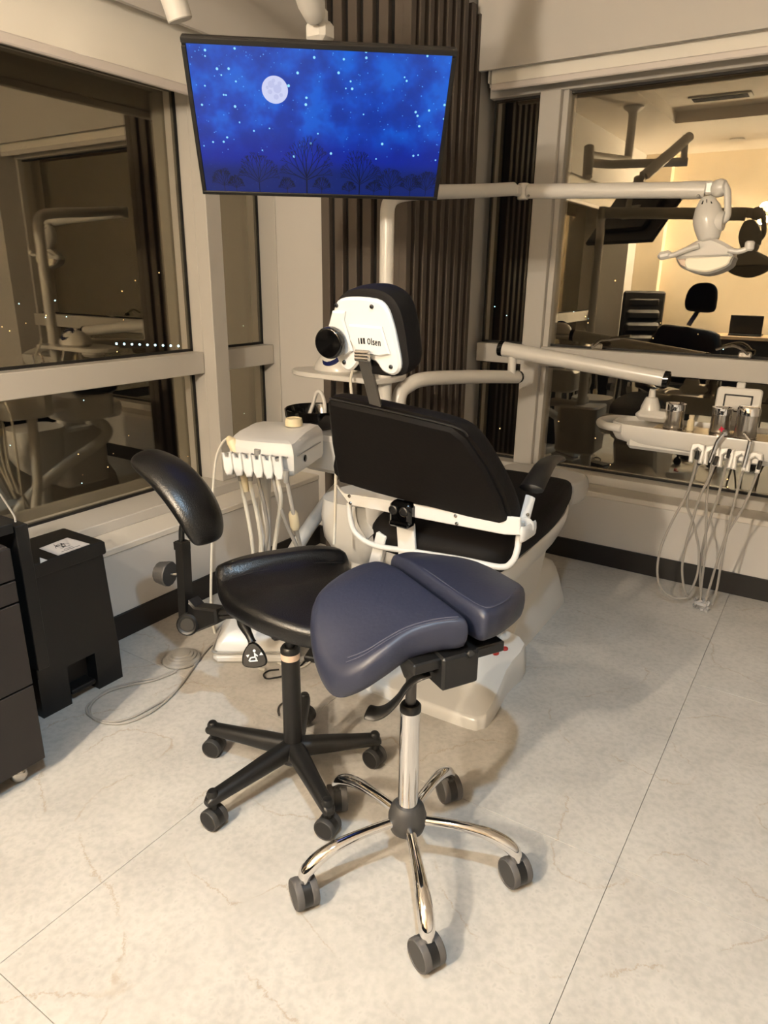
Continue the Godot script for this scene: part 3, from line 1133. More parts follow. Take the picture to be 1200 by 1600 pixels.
func build_monitor() -> void:
	var at := Vector3(-1.521, 1.944, -1.982)
	var t := thing("monitor", "wide black monitor showing a blue starry night with moon and bare trees", "monitor", at)
	base[t] = Vector3.ZERO
	t.rotation_degrees = Vector3(35.72, 38.166, -0.27)
	var g := Geo.new()
	g.box(Vector3(0, 0, -0.012), Vector3(0.80, 0.47, 0.022), 0.004)
	g.box(Vector3(0, 0.0, -0.035), Vector3(0.52, 0.30, 0.035), 0.014)
	obj("casing", g, mats.black_plastic, t)
	g = Geo.new()
	g.span(Vector3(-0.40, 0.219, -0.002), Vector3(0.40, 0.235, 0.006), 0.002)
	g.span(Vector3(-0.40, -0.235, -0.002), Vector3(0.40, -0.222, 0.006), 0.002)
	g.span(Vector3(-0.40, -0.224, -0.002), Vector3(-0.386, 0.213, 0.006), 0.002)
	g.span(Vector3(0.386, -0.224, -0.002), Vector3(0.40, 0.213, 0.006), 0.002)
	obj("bezel", g, mats.black_plastic, t)
	g = Geo.new()
	var a := Vector3(-0.386, -0.222, 0.002)
	var b := Vector3(0.386, 0.219, 0.002)
	g.quad(a, Vector3(b.x, a.y, a.z), b, Vector3(a.x, b.y, a.z))
	for q in [Vector2(0, 1), Vector2(1, 1), Vector2(1, 0), Vector2(0, 1), Vector2(1, 0), Vector2(0, 0)]:
		g.uv.append(q)
	obj("monitor_screen", g, mats.monitor_screen, t)
	g = Geo.new()
	g.box(Vector3(0, 0, -0.058), Vector3(0.12, 0.12, 0.012), 0.003)
	obj("mounting_plate", g, mats.white_matt, t)
	var l := AreaLight3D.new()
	l.name = "screen_light"
	l.area_size = Vector2(0.77, 0.43)
	l.light_color = Color(0.15, 0.45, 1.0)
	l.light_energy = 0.04
	l.shadow_enabled = true
	l.transform = t.transform * Transform3D(Basis(Vector3.UP, PI), Vector3(0, 0, 0.012))
	add_child(l)

	# ---- ceiling arm that carries the monitor
	var f := Vector3(-1.9, 2.9, -1.0)
	t = thing("jointed_ceiling_arm", "jointed white ceiling arm carrying the monitor from above", "arm", f)
	g = Geo.new()
	g.lathe([Vector2(0.0, 0), Vector2(0.085, 0), Vector2(0.085, -0.015), Vector2(0.05, -0.04), Vector2(0.035, -0.06), Vector2(0.035, -0.46), Vector2(0.0, -0.46)], Transform3D(Basis(), f), 22)
	obj("ceiling_post", g, mats.white_matt, t)
	g = Geo.new()
	var e := Vector3(-1.99, 2.43, -1.79)
	g.tube(smooth(PackedVector3Array([f + Vector3(0, -0.41, 0.02), f + Vector3(0, -0.43, -0.1), e + Vector3(0.01, 0, 0.1), e + Vector3(0, 0, -0.03)]), 4), 0.034, 14)
	obj("swing_bar", g, mats.white_matt, t)
	g = Geo.new()
	rod(g, e + Vector3(0.02, -0.17, -0.05), e + Vector3(-0.01, 0.06, 0.02), 0.040, 18)
	obj("elbow", g, mats.white_matt, t)
	var q0 := Vector3(-1.34, 2.52, -1.50)
	var q1 := Vector3(-1.525, 2.20, -1.985)
	var q2 := Vector3(-1.33, 2.37, -1.50)
	g = Geo.new()
	g.tube(PackedVector3Array([e + Vector3(0, -0.06, 0), Vector3(-1.85, 2.37, -1.62), q2, q2 + Vector3(0.03, 0, 0.005)]), 0.032, 14)
	obj("swing_bar", g, mats.white_matt, t)
	g = Geo.new()
	rod(g, q2, q0 + Vector3(0, 0.04, 0), 0.024, 16)
	obj("riser", g, mats.white_matt, t)
	g = Geo.new()
	g.tube(PackedVector3Array([q0 + (q0 - q1) * 0.1, q0.lerp(q1, 0.5), q1.lerp(q0, 0.16), q1.lerp(q0, 0.09)]), [0.038, 0.040, 0.041, 0.032], 16)
	obj("spring_arm", g, mats.white_plastic, t)
	g = Geo.new()
	g.box(q1 + Vector3(0.0, 0.0, 0.0), Vector3(0.075, 0.06, 0.07), 0.014)
	g.box(q1 + Vector3(0.012, 0.035, 0.012), Vector3(0.03, 0.05, 0.05), 0.008)
	g.tube(smooth(PackedVector3Array([q1, q1 + Vector3(-0.03, -0.08, -0.05), at + Vector3(-0.05, 0.04, -0.06)]), 5), 0.022, 12)
	obj("tilt_joint", g, mats.white_plastic, t)


func hose(px: Array, zs: Array, r: float, called: String, m: Material, parent: Node3D, sub := 6) -> MeshInstance3D:
	var p := PackedVector3Array()
	for i in px.size():
		p.append(onz(px[i][0], px[i][1], zs[i] if zs.size() > 1 else zs[0]))
	var g := Geo.new()
	g.tube(smooth(p, sub), r, 8)
	return obj(called, g, m, parent)


func build_treatment_unit() -> void:
	var t := thing("treatment_unit", "white dental unit tower with tall post, black spittoon bowl and bent tubes", "dental unit", Vector3(-1.7, 0, -2.5))
	var WP: Material = mats.white_plastic
	var g := Geo.new()
	g.prism(rrect(0.30, 0.32, 0.05), 0.36, Transform3D(Basis(Vector3(1, 0, 0), Vector3(0, 0, 1), Vector3(0, -1, 0)), Vector3(-1.60, 0.60, -2.56)), 0.015)
	obj("unit_body", g, WP, t)
	g = Geo.new()
	g.prism(rrect(0.30, 0.30, 0.06), 0.165, Transform3D(Basis(Vector3(1, 0, 0), Vector3(0, 0, 1), Vector3(0, -1, 0)), Vector3(-1.82, 0.842, -2.50)), 0.02)
	obj("spittoon_tower", g, WP, t)
	g = Geo.new()
	var bc := Vector3(-1.975, 0.842, -2.50)
	g.lathe([Vector2(0.0, 0.0), Vector2(0.10, 0.0), Vector2(0.128, 0.018), Vector2(0.138, 0.05), Vector2(0.141, 0.082), Vector2(0.137, 0.085), Vector2(0.131, 0.080), Vector2(0.12, 0.03), Vector2(0.07, 0.012), Vector2(0.0, 0.010)], Transform3D(Basis(), bc), 36)
	tell(obj("spittoon_bowl", g, mats.black_gloss, t), "glossy black bowl")
	g = Geo.new()
	var sp := PackedVector3Array([onz(508, 655, -2.45), onz(507, 630, -2.45), onz(501, 613, -2.45), onz(494, 615, -2.45), onz(489, 632, -2.45), onz(484, 646, -2.45)])
	g.tube(smooth(sp, 5), 0.0085, 10)
	obj("water_spout", g, mats.white_matt, t)
	g = Geo.new()       # post with the collar it stands in
	g.tube(PackedVector3Array([Vector3(-1.615, 0.58, -2.52), Vector3(-1.615, 1.2, -2.52), Vector3(-1.615, 1.70, -2.52)]), 0.0285, 20)
	g.lathe([Vector2(0.045, 0.0), Vector2(0.045, 0.04), Vector2(0.032, 0.055), Vector2(0.0285, 0.055)], Transform3D(Basis(), Vector3(-1.615, 0.60, -2.52)), 20)
	obj("post", g, WP, t)
	g = Geo.new()       # half-round shelf on the post
	var sh := PackedVector2Array()
	for k in 13:
		var a := PI / 2 + PI * k / 12.0
		sh.append(Vector2(-1.93 + 0.19 * cos(a), 2.545 + 0.125 * sin(a)))
	sh.append(Vector2(-1.60, 2.42)); sh.append(Vector2(-1.57, 2.50)); sh.append(Vector2(-1.57, 2.60)); sh.append(Vector2(-1.60, 2.67))
	g.prism(sh, 0.022, Transform3D(Basis(Vector3(1, 0, 0), Vector3(0, 0, -1), Vector3(0, 1, 0)), Vector3(0, 1.072, 0)), 0.004)
	obj("shelf", g, WP, t)
	# lower body and the foot under it
	g = Geo.new()
	var rings := []
	for l in [[0.62, 0.145, 0.15], [0.55, 0.15, 0.16], [0.45, 0.14, 0.15], [0.38, 0.105, 0.11], [0.335, 0.06, 0.06], [0.325, 0.043, 0.043], [0.20, 0.040, 0.040], [0.0, 0.040, 0.040]]:
		var ring := PackedVector3Array()
		for p in rrect(l[1] * 2, l[2] * 2, minf(l[1], l[2]) * 0.7, 4):
			ring.append(Vector3(-1.60 + p.x, l[0], -2.33 + p.y))
		rings.append(ring)
	g.loft(rings)
	obj("drain_column", g, WP, t)
	g = Geo.new()       # big bent tube from the unit down and back
	g.tube(smooth(PackedVector3Array([Vector3(-1.62, 0.60, -2.66), Vector3(-1.80, 0.605, -2.66), Vector3(-1.90, 0.545, -2.58), Vector3(-1.875, 0.42, -2.30), Vector3(-1.85, 0.28, -2.08), Vector3(-1.86, 0.185, -2.0), Vector3(-1.90, 0.145, -2.10), Vector3(-1.93, 0.15, -2.4), Vector3(-1.93, 0.20, -2.60)]), 7), 0.031, 14)
	obj("bent_tube", g, WP, t)
	g = Geo.new()       # pale upright pipe in front of the wall
	g.tube(PackedVector3Array([Vector3(-1.95, 0.76, -2.12), Vector3(-1.95, 0.4, -2.10), Vector3(-1.93, 0.14, -2.05)]), 0.026, 14)
	obj("support_pipe", g, mats.white_matt, t)

	# ---- touch pad lying on the shelf
	t = thing("control_pad", "oval white control pad with dark blue display on the unit's shelf", "control pad", Vector3(-1.858, 1.094, -2.50))
	g = Geo.new()
	g.lathe([Vector2(0.0, 0), Vector2(0.085, 0.0), Vector2(0.098, 0.012), Vector2(0.095, 0.035), Vector2(0.07, 0.068), Vector2(0.04, 0.085), Vector2(0.0, 0.088)], Transform3D(Basis().scaled(Vector3(1.05, 1, 0.8)), Vector3(-1.858, 1.0945, -2.50)), 28)
	obj("pad_body", g, mats.white_plastic, t)
	g = Geo.new()
	g.lathe([Vector2(0.0, 0), Vector2(0.046, 0.0), Vector2(0.046, 0.006), Vector2(0.040, 0.010), Vector2(0.0, 0.012)], Transform3D(Basis(Vector3(0.35, 0, 0.94).normalized(), 0).rotated(Vector3(1, 0, 0), 0.75).scaled(Vector3(1, 1, 1)), Vector3(-1.85, 1.158, -2.462)), 24)
	obj("display", g, mats.blue_display, t)
	g = Geo.new()
	g.tube(smooth(PackedVector3Array([onz(552, 575, -2.40), onz(548, 592, -2.38), onz(549, 612, -2.36), onz(553, 640, -2.36)]), 5), 0.006, 8)
	obj("cable", g, mats.hose_light, t)

	# ---- assistant's tray left of the chair
	var yaw := Basis(Vector3.UP, deg_to_rad(17.0))
	var c := Vector3(-1.88, 0.832, -2.11)
	t = thing("assistant_tray", "white assistant's box with holder fork, left of the chair", "dental unit", c)
	base[t] = Vector3.ZERO
	t.basis = yaw
	g = Geo.new()
	var top := PackedVector2Array([Vector2(-0.15, 0.10), Vector2(-0.14, -0.02), Vector2(-0.125, -0.13), Vector2(0.12, -0.155), Vector2(0.145, -0.13), Vector2(0.15, 0.13), Vector2(0.12, 0.155), Vector2(-0.09, 0.155)])
	rings = []
	for l in [[0.80, -0.08, 0.0], [0.97, -0.066, 0.0], [1.0, -0.05, 0.0], [1.0, 0.0, 0.0], [1.0, 0.03, 0.0], [0.98, 0.05, 0.0], [0.90, 0.072, 0.0], [0.74, 0.082, 0.0]]:
		var ring := PackedVector3Array()
		for p in smooth_ring(top, 2):
			ring.append(Vector3(p.x * l[0], l[1] - 0.05 * smoothstep(-0.02, 0.15, p.y) * (1.0 if l[1] > 0.02 else 0.0) * 0.4, p.y * l[0]))
		rings.append(ring)
	g.loft(rings)
	obj("box_body", g, WP, t, 30.0)
	g = Geo.new()
	g.tube(PackedVector3Array([Vector3(-0.13, 0.006, 0.162), Vector3(0.125, 0.006, 0.162)]), 0.0025, 6)
	g.tube(PackedVector3Array([Vector3(0.152, 0.006, 0.13), Vector3(0.152, 0.006, -0.12)]), 0.0025, 6)
	obj("seam", g, mats.grey_plastic, t)
	g = Geo.new()
	g.lathe([Vector2(0, 0), Vector2(0.036, 0), Vector2(0.036, 0.012), Vector2(0.033, 0.030), Vector2(0.026, 0.032), Vector2(0.024, 0.028), Vector2(0.0, 0.028)], Transform3D(Basis(), Vector3(0.06, 0.082, -0.06)), 24)
	tell(obj("filter_cap", g, mats.ivory, t), "round ribbed cap")
	g = Geo.new()
	g.lathe([Vector2(0, 0), Vector2(0.014, 0), Vector2(0.014, 0.004), Vector2(0.010, 0.006), Vector2(0, 0.006)], along(Vector3(1, 0, 0), Vector3(0.149, -0.022, 0.05)), 18)
	tell(obj("socket", g, mats.black_gloss, t), "round black socket")
	for i in 6:        # fork with six rests
		g = Geo.new()
		var x := -0.125 + i * 0.042
		var fork := PackedVector2Array([Vector2(-0.018, 0.03), Vector2(-0.008, 0.028), Vector2(-0.004, 0.012), Vector2(0.005, 0.010), Vector2(0.009, 0.028), Vector2(0.019, 0.03), Vector2(0.019, -0.035), Vector2(0.010, -0.06), Vector2(-0.010, -0.06), Vector2(-0.018, -0.035)])
		g.prism(fork, 0.055, Transform3D(Basis(Vector3.UP, 0.35) * Basis(Vector3(0, 0, 1), 0.12) * Basis(Vector3(1, 0, 0), -0.25), Vector3(x, -0.025, 0.155)), 0.004)
		obj("holder", g, WP, t)
	g = Geo.new()
	g.tube(PackedVector3Array([Vector3(0.05, -0.06, -0.12), Vector3(0.08, -0.06, -0.3)]), 0.05, 12, Vector2(0.6, 1.0))
	obj("swing_arm", g, WP, t)

	# ---- things hanging in the fork, with their hoses
	var tips := [[[372, 700], [366, 690], [358, 688]], [[401, 705], [398, 718], [400, 700]], [[427, 722], [426, 712], [425, 702]], [[356, 716], [356, 706], [356, 700]]]
	var hs := thing("suction_hose", "cream suction handpiece resting in the fork of the assistant's box, cord looping left", "handpiece", onz(378, 735, -1.98), "")
	g = Geo.new()
	g.tube(PackedVector3Array([onz(385, 768, -1.96), onz(380, 738, -1.955), onz(372, 712, -1.95), onz(362, 690, -1.95), onz(357, 684, -1.955)]), [0.011, 0.016, 0.019, 0.021, 0.011], 14)
	obj("handle", g, mats.ivory, hs)
	hose([[362, 684], [349, 690], [338, 715], [333, 760], [332, 820], [330, 890], [330, 950], [336, 990], [352, 1020], [385, 1040], [412, 1046]], [-1.96, -1.955, -1.95, -1.94, -1.93, -1.92, -1.92, -1.92, -1.90, -1.84, -1.80], 0.0055, "cord", mats.hose_light, hs)
	var specs := [
		[[[402, 705], [400, 722], [404, 752], [413, 790], [418, 830], [413, 868], [408, 905]], 0.008, "grey hose with grey tip, third rest of the assistant's box", mats.hose_grey],
		[[[427, 716], [427, 740], [433, 775], [446, 815], [462, 850], [474, 880]], 0.008, "grey hose crossing behind the white tube, fourth rest", mats.hose_grey],
		[[[433, 720], [434, 748], [439, 780], [434, 820], [428, 862], [424, 900]], 0.009, "light grey hose bowing left, right-hand rest of the box", mats.hose_light],
		[[[376, 735], [377, 755], [386, 800], [393, 840], [397, 880]], 0.008, "pale straight hose, leftmost under the fork", mats.hose_light],
		[[[391, 735], [392, 760], [401, 800], [407, 840], [410, 880]], 0.008, "pale hose, second from left under the fork", mats.hose_light],
		[[[447, 738], [451, 765], [457, 795], [461, 818], [466, 840], [473, 870]], 0.008, "hose with thick cream coupling hanging at the box's right end", mats.hose_grey]]
	for s in specs:
		var first: Array = s[0][0]
		var h := thing("hanging_hose", s[2], "hose", onz(first[0], first[1], -1.95))
		hose(s[0], [-1.96, -1.965, -1.97, -1.98, -2.0, -2.02, -2.04].slice(0, s[0].size()), s[1], "tubing", s[3], h)
		g = Geo.new()
		g.tube(PackedVector3Array([onz(first[0], first[1] - 3, -1.955), onz(first[0], first[1] + 16, -1.955)]), [0.013, 0.010], 12)
		obj("tip", g, mats.grey_plastic, h)
		if s[0][0][0] == 447:
			g = Geo.new()
			g.tube(PackedVector3Array([onz(457, 798, -1.98), onz(458, 803, -1.98), onz(461, 822, -1.985), onz(462, 828, -1.985)]), [0.012, 0.019, 0.019, 0.012], 14)
			obj("coupling", g, mats.ivory, h)
	var wh := thing("hanging_hose", "thin white hose hanging down beside the chair back's left edge", "hose", onz(523, 738, -2.0))
	hose([[527, 715], [525, 740], [524, 780], [523, 820], [522, 850]], [-2.02], 0.006, "tubing", mats.hose_light, wh)


func build_lamp() -> void:
	var t := thing("operating_lamp", "white operating lamp on a long jointed arm before the right window", "lamp", Vector3(-0.55, 1.6, -3.3))
	var WP: Material = mats.white_plastic
	var j := Vector3(-1.375, 1.874, -3.30)
	var g := Geo.new()
	g.tube(smooth(PackedVector3Array([Vector3(-1.615, 1.695, -2.52), Vector3(-1.613, 1.765, -2.526), Vector3(-1.598, 1.802, -2.575), Vector3(-1.562, 1.822, -2.70), Vector3(-1.475, 1.852, -3.0), j + Vector3(-0.022, 0.005, 0.07)]), 6), 0.0285, 20)
	obj("fixed_arm", g, WP, t)
	g = Geo.new()
	rod(g, j + Vector3(0, -0.034, 0), j + Vector3(0, 0.034, 0), 0.026, 18)
	g.box(j + Vector3(-0.012, 0, 0.045), Vector3(0.03, 0.045, 0.06), 0.008)
	g.box(j + Vector3(0.05, 0, 0.0), Vector3(0.06, 0.045, 0.03), 0.008)
	obj("arm_joint", g, WP, t)
	g = Geo.new()
	var k := onz(1098, 297, -3.30)
	rod(g, j + Vector3(0.02, 0.0, 0.0), k, 0.0315, 22, 0.006)
	g.tube(PackedVector3Array([k.lerp(j, 0.10), k + (k - j).normalized() * 0.012]), 0.034, 22)
	var sa := obj("spring_arm", g, WP, t)
	for q in [[826, 306], [1091, 306]]:
		g = Geo.new()
		screw(g, onz(q[0], q[1], -3.265), Vector3(0, 0, 1), 0.006)
		obj("screw", g, mats.grey_plastic, sa)
	# knuckle, yoke, body
	g = Geo.new()
	var kn := onz(1109, 294, -3.29)
	g.box(kn, Vector3(0.035, 0.05, 0.05), 0.008)
	g.tube(PackedVector3Array([kn, onz(1122, 293, -3.29)]), 0.016, 12)
	var bl := onz(1124, 294, -3.28)
	g.lathe([Vector2(0, -0.034), Vector2(0.02, -0.03), Vector2(0.033, -0.012), Vector2(0.034, 0.008), Vector2(0.026, 0.024), Vector2(0, 0.03)], along(Vector3(1, 0.1, 0.3), bl), 20)
	g.tube(smooth(PackedVector3Array([onz(1128, 285, -3.28), onz(1136, 296, -3.275), onz(1137, 318, -3.27), onz(1136, 338, -3.265), onz(1127, 348, -3.26)]), 5), 0.016, 12, Vector2(0.8, 1.1))
	obj("yoke", g, WP, t)
	g = Geo.new()
	var b0 := onz(1105, 308, -3.27)
	var b1 := onz(1108, 378, -3.25)
	var ax := (b0 - b1).normalized()
	var L := (b0 - b1).length()
	g.lathe([Vector2(0.0, 0), Vector2(0.030, 0.002), Vector2(0.040, 0.012), Vector2(0.050, L * 0.28), Vector2(0.0565, L * 0.45), Vector2(0.056, L * 0.58), Vector2(0.046, L * 0.78), Vector2(0.030, L * 0.94), Vector2(0.02, L), Vector2(0.0, L)], along(ax, b1), 28)
	var lobe := onz(1125, 346, -3.255)
	g.tube(PackedVector3Array([b1.lerp(b0, 0.45), lobe, lobe + (lobe - b1.lerp(b0, 0.45)).normalized() * 0.015]), [0.05, 0.042, 0.034], 18)
	var body := obj("lamp_body", g, WP, t)
	g = Geo.new()
	for q in [[1099, 314, 1097, 319], [1104.5, 312, 1104.5, 318], [1110, 314, 1112, 318]]:
		g.tube(PackedVector3Array([onz(q[0], q[1], -3.237), onz(q[2], q[3], -3.226)]), 0.003, 6)
	obj("vent_slots", g, mats.wire_black, body)
	# head: curved shade, pale front cover, dark lower rim
	var hx := frame_of(onz(1101, 400, -3.23), Vector3(1, -0.02, 0.15), Vector3(0, 1, -0.12))
	g = Geo.new()
	g.prism(outline([[1058, 396], [1060, 393], [1085, 378], [1103, 371], [1122, 374], [1143, 386], [1144, 396], [1142, 402], [1100, 404], [1058, 405]], hx, 3), 0.085, hx * Transform3D(Basis(), Vector3(0, 0, -0.075)), 0.012)
	obj("shade", g, WP, t)
	g = Geo.new()
	var rim := outline([[1056, 403], [1071, 403], [1100, 401], [1142, 398], [1143, 406], [1138, 415], [1120, 424], [1100, 428.5], [1080, 425], [1064, 418], [1058, 411]], hx, 3)
	g.prism(rim, 0.07, hx * Transform3D(Basis(), Vector3(0, 0, -0.075)), 0.006)
	obj("rear_cover", g, mats.grey_plastic, t)
	g = Geo.new()
	g.prism(outline([[1072, 404], [1100, 402], [1141, 399], [1141, 406], [1136, 414], [1120, 421], [1103, 425], [1085, 423], [1072, 419]], hx, 3), 0.016, hx * Transform3D(Basis(), Vector3(0, 0, -0.010)), 0.005)
	obj("front_cover", g, mats.lamp_cover, t)
	g = Geo.new()
	g.prism(outline([[1058, 405], [1071, 404], [1071, 418], [1064, 415]], hx, 1), 0.012, hx * Transform3D(Basis(), Vector3(0, 0, -0.010)), 0.002)
	obj("mirror_edge", g, mats.lamp_reflector, t)
	for s in [[[1092, 384], [1070, 391], [1050, 399], [1034, 399]], [[1138, 391], [1152, 393], [1164, 390], [1171, 385]]]:
		g = Geo.new()
		var p := PackedVector3Array()
		for q in s:
			p.append(onz(q[0], q[1], -3.215))
		g.tube(smooth(p, 4), 0.0135, 12, Vector2(0.8, 1.1))
		var e: Vector3 = p[3]
		if s[0][0] == 1138:
			rod(g, e + Vector3(0, -0.016, 0), e + Vector3(0, 0.02, 0), 0.018, 16, 0.006)
		else:
			g.box(e + Vector3(0.012, 0.0, 0), Vector3(0.055, 0.034, 0.036), 0.012, Basis(Vector3(0, 0, 1), 0.2))
		obj("handle", g, WP, t)


func build_instrument_table() -> void:
	var t := thing("instrument_table", "white dentist's instrument tray on a jointed arm by the right window", "instrument tray", Vector3(-0.5, 0.8, -3.4))
	var WP: Material = mats.white_plastic
	var el := Vector3(-1.40, 1.09, -3.38)
	var g := Geo.new()
	g.tube(smooth(PackedVector3Array([Vector3(-1.60, 0.60, -2.60), Vector3(-1.60, 0.85, -2.60), Vector3(-1.597, 1.00, -2.61), Vector3(-1.58, 1.046, -2.66), Vector3(-1.545, 1.066, -2.76), Vector3(-1.47, 1.045, -3.1), Vector3(-1.392, 1.015, -3.43)]), 7), 0.032, 18)
	obj("lower_arm", g, WP, t)
	g = Geo.new()
	rod(g, Vector3(-1.392, 1.015, -3.425), Vector3(-1.390, 1.015, -3.445), 0.033, 20)
	obj("end_cap", g, mats.black_gloss, t)
	g = Geo.new()
	rod(g, el + Vector3(0, -0.07, 0.01), el + Vector3(0, 0.035, 0.01), 0.021, 18)
	obj("pivot_post", g, WP, t)
	g = Geo.new()
	rod(g, el + Vector3(0, 0.034, 0.01), el + Vector3(0, 0.052, 0.01), 0.016, 16)
	obj("pivot_ring", g, mats.steel, t)
	var a := onz(786, 545, -3.37)
	var b := onz(1038, 592, -3.40)
	g = Geo.new()
	rod(g, a, b, 0.0365, 24, 0.004)
	obj("upper_arm", g, WP, t)
	g = Geo.new()
	var d := (b - a).normalized()
	rod(g, a - d * 0.022, a + d * 0.006, 0.0375, 22)
	obj("end_cap", g, mats.black_gloss, t)
	g = Geo.new()
	rod(g, b - d * 0.004, b + d * 0.022, 0.0375, 22)
	obj("end_cap", g, mats.black_gloss, t)
	# hinge on the tray
	var h := onz(1016, 640, -3.42)
	g = Geo.new()
	g.lathe([Vector2(0.0, 0.005), Vector2(0.045, 0.0), Vector2(0.043, 0.02), Vector2(0.030, 0.055), Vector2(0.026, 0.062), Vector2(0.016, 0.064), Vector2(0.014, 0.10), Vector2(0, 0.10)], Transform3D(Basis(), h - Vector3(0, 0.005, 0)), 22)
	g.box(h + Vector3(0.02, -0.022, 0.0), Vector3(0.15, 0.05, 0.12), 0.02)
	obj("hinge", g, WP, t)
	# tray plate with raised rim and a loop handle at its left end
	var Y := 0.835
	var plan := PackedVector2Array([Vector2(-0.82, 3.29), Vector2(-0.86, 3.34), Vector2(-0.86, 3.44), Vector2(-0.82, 3.50), Vector2(-0.70, 3.53), Vector2(-0.10, 3.56), Vector2(-0.02, 3.50), Vector2(-0.02, 3.30), Vector2(-0.08, 3.24), Vector2(-0.70, 3.255)])
	var outl := smooth_ring(plan, 4)
	g = Geo.new()
	var rings := []
	for l in [[0.86, -0.055], [0.95, -0.045], [0.99, -0.02], [1.0, 0.0], [1.0, 0.028], [0.985, 0.034], [0.965, 0.030], [0.955, 0.012], [0.6, 0.012], [0.05, 0.012]]:
		var ring := PackedVector3Array()
		for p in outl:
			var q: Vector2 = Vector2(-0.44, 3.40) + (p - Vector2(-0.44, 3.40)) * l[0]
			ring.append(Vector3(q.x, Y + l[1], -q.y))
		rings.append(ring)
	g.loft(rings)
	var tray := obj("tray", g, WP, t, 50.0)
	g = Geo.new()
	var hp := PackedVector3Array()
	for q in [[-0.80, 3.27], [-0.885, 3.30], [-0.925, 3.36], [-0.925, 3.43], [-0.885, 3.50], [-0.80, 3.52]]:
		hp.append(Vector3(q[0], Y + 0.012, -q[1]))
	g.tube(smooth(hp, 6), 0.019, 12)
	obj("loop_handle", g, WP, tray)
	g = Geo.new()
	g.tube(smooth(PackedVector3Array([Vector3(-0.06, Y + 0.02, -3.50), Vector3(-0.04, Y + 0.06, -3.44), Vector3(0.0, Y + 0.04, -3.34), Vector3(0.03, Y + 0.0, -3.28)]), 5), 0.02, 12)
	obj("loop_handle", g, WP, tray)
	g = Geo.new()
	g.span(Vector3(-0.77, Y - 0.075, -3.265), Vector3(-0.06, Y - 0.012, -3.50), 0.016)
	obj("under_box", g, WP, tray)
	g = Geo.new()
	g.span(Vector3(-0.68, Y + 0.012, -3.29), Vector3(-0.12, Y + 0.019, -3.50), 0.004)
	tell(obj("tray_liner", g, mats.steel, tray), "steel liner")
	# five rests along the front
	for i in 5:
		var c := onz(1090 + i * 22.5 - (1.5 if i == 4 else 0.0), 708 + i * 3.6, -3.235)
		g = Geo.new()
		var poly := PackedVector2Array([Vector2(-0.027, 0.036), Vector2(0.0, 0.043), Vector2(0.027, 0.036), Vector2(0.031, 0.0), Vector2(0.027, -0.045), Vector2(0.010, -0.045), Vector2(0.012, -0.012), Vector2(0.014, 0.008), Vector2(0.0, 0.020), Vector2(-0.014, 0.008), Vector2(-0.012, -0.012), Vector2(-0.010, -0.045), Vector2(-0.027, -0.045), Vector2(-0.031, 0.0)])
		g.prism(poly, 0.034, Transform3D(Basis(Vector3(1, 0, 0), -0.2), c + Vector3(0, 0, -0.01)), 0.005)
		g.prism(PackedVector2Array([Vector2(-0.026, 0.035), Vector2(0.026, 0.035), Vector2(0.028, -0.01), Vector2(-0.028, -0.01)]), 0.012, Transform3D(Basis(Vector3(1, 0, 0), -0.2), c + Vector3(0, 0, -0.02)), 0.003)
		obj("holder", g, WP, t)
	# ---- film viewer standing on the tray
	var v := thing("film_viewer", "small white light box frame standing at the back of the instrument tray", "viewer", onz(1152, 655, -3.50))
	var vx := frame_of(onz(1152, 632, -3.50), Vector3(1, 0, 0), Vector3(0, 1, -0.06))
	g = Geo.new()
	g.prism(rrect(0.185, 0.145, 0.016), 0.028, vx * Transform3D(Basis(), Vector3(0, 0.0, -0.03)), 0.005)
	g.box(vx * Vector3(0.0, 0.083, -0.018), Vector3(0.035, 0.03, 0.02), 0.004)
	g.box(vx * Vector3(0.0, -0.082, -0.018), Vector3(0.10, 0.03, 0.03), 0.004)
	obj("frame", g, WP, v)
	g = Geo.new()
	g.prism(rrect(0.118, 0.078, 0.003), 0.004, vx * Transform3D(Basis(), Vector3(0, 0.004, -0.004)), 0.001)
	obj("edge_trim", g, mats.wire_black, v)
	g = Geo.new()
	g.prism(rrect(0.104, 0.064, 0.002), 0.003, vx * Transform3D(Basis(), Vector3(0, 0.004, -0.002)), 0.001)
	obj("panel", g, mats.white_matt, v)
	# ---- three steel jars
	var cans := [[1053.0, 656.0, -3.40, 0.0415, 0.112, "steel jar, brighter ribbed lid, nearest the tray's hinge"], [1125.0, 668.0, -3.42, 0.042, 0.112, "steel jar with a scrap of pink tape on its side"], [1165.0, 674.0, -3.37, 0.0455, 0.138, "tall steel jar with domed lid at the tray's right end"]]
	for i in 3:
		var q: Array = cans[i]
		var p := onz(q[0], q[1], q[2])
		p.y = Y + 0.0195
		var r: float = q[3]
		var hh: float = q[4]
		var j := thing("steel_jar", q[5], "jar", p, "steel jars on the instrument tray")
		g = Geo.new()
		g.lathe([Vector2(0, 0), Vector2(r + 0.002, 0), Vector2(r + 0.003, 0.003), Vector2(r, 0.006), Vector2(r, hh * 0.72), Vector2(0.0, hh * 0.72)], Transform3D(Basis(), p), 30)
		obj("jar_body", g, mats.steel, j)
		g = Geo.new()
		if i == 2:
			g.lathe([Vector2(0, hh * 0.72), Vector2(r + 0.0018, hh * 0.72), Vector2(r + 0.0018, hh * 0.92), Vector2(r - 0.004, hh * 0.985), Vector2(r * 0.6, hh), Vector2(0, hh)], Transform3D(Basis(), p), 30)
		else:
			g.lathe([Vector2(0, hh * 0.72), Vector2(r + 0.0018, hh * 0.72), Vector2(r + 0.0025, hh * 0.76), Vector2(r + 0.0018, hh * 0.78), Vector2(r + 0.0018, hh * 0.97), Vector2(r + 0.003, hh), Vector2(r - 0.003, hh), Vector2(r - 0.006, hh * 0.95), Vector2(0, hh * 0.95)], Transform3D(Basis(), p), 30)
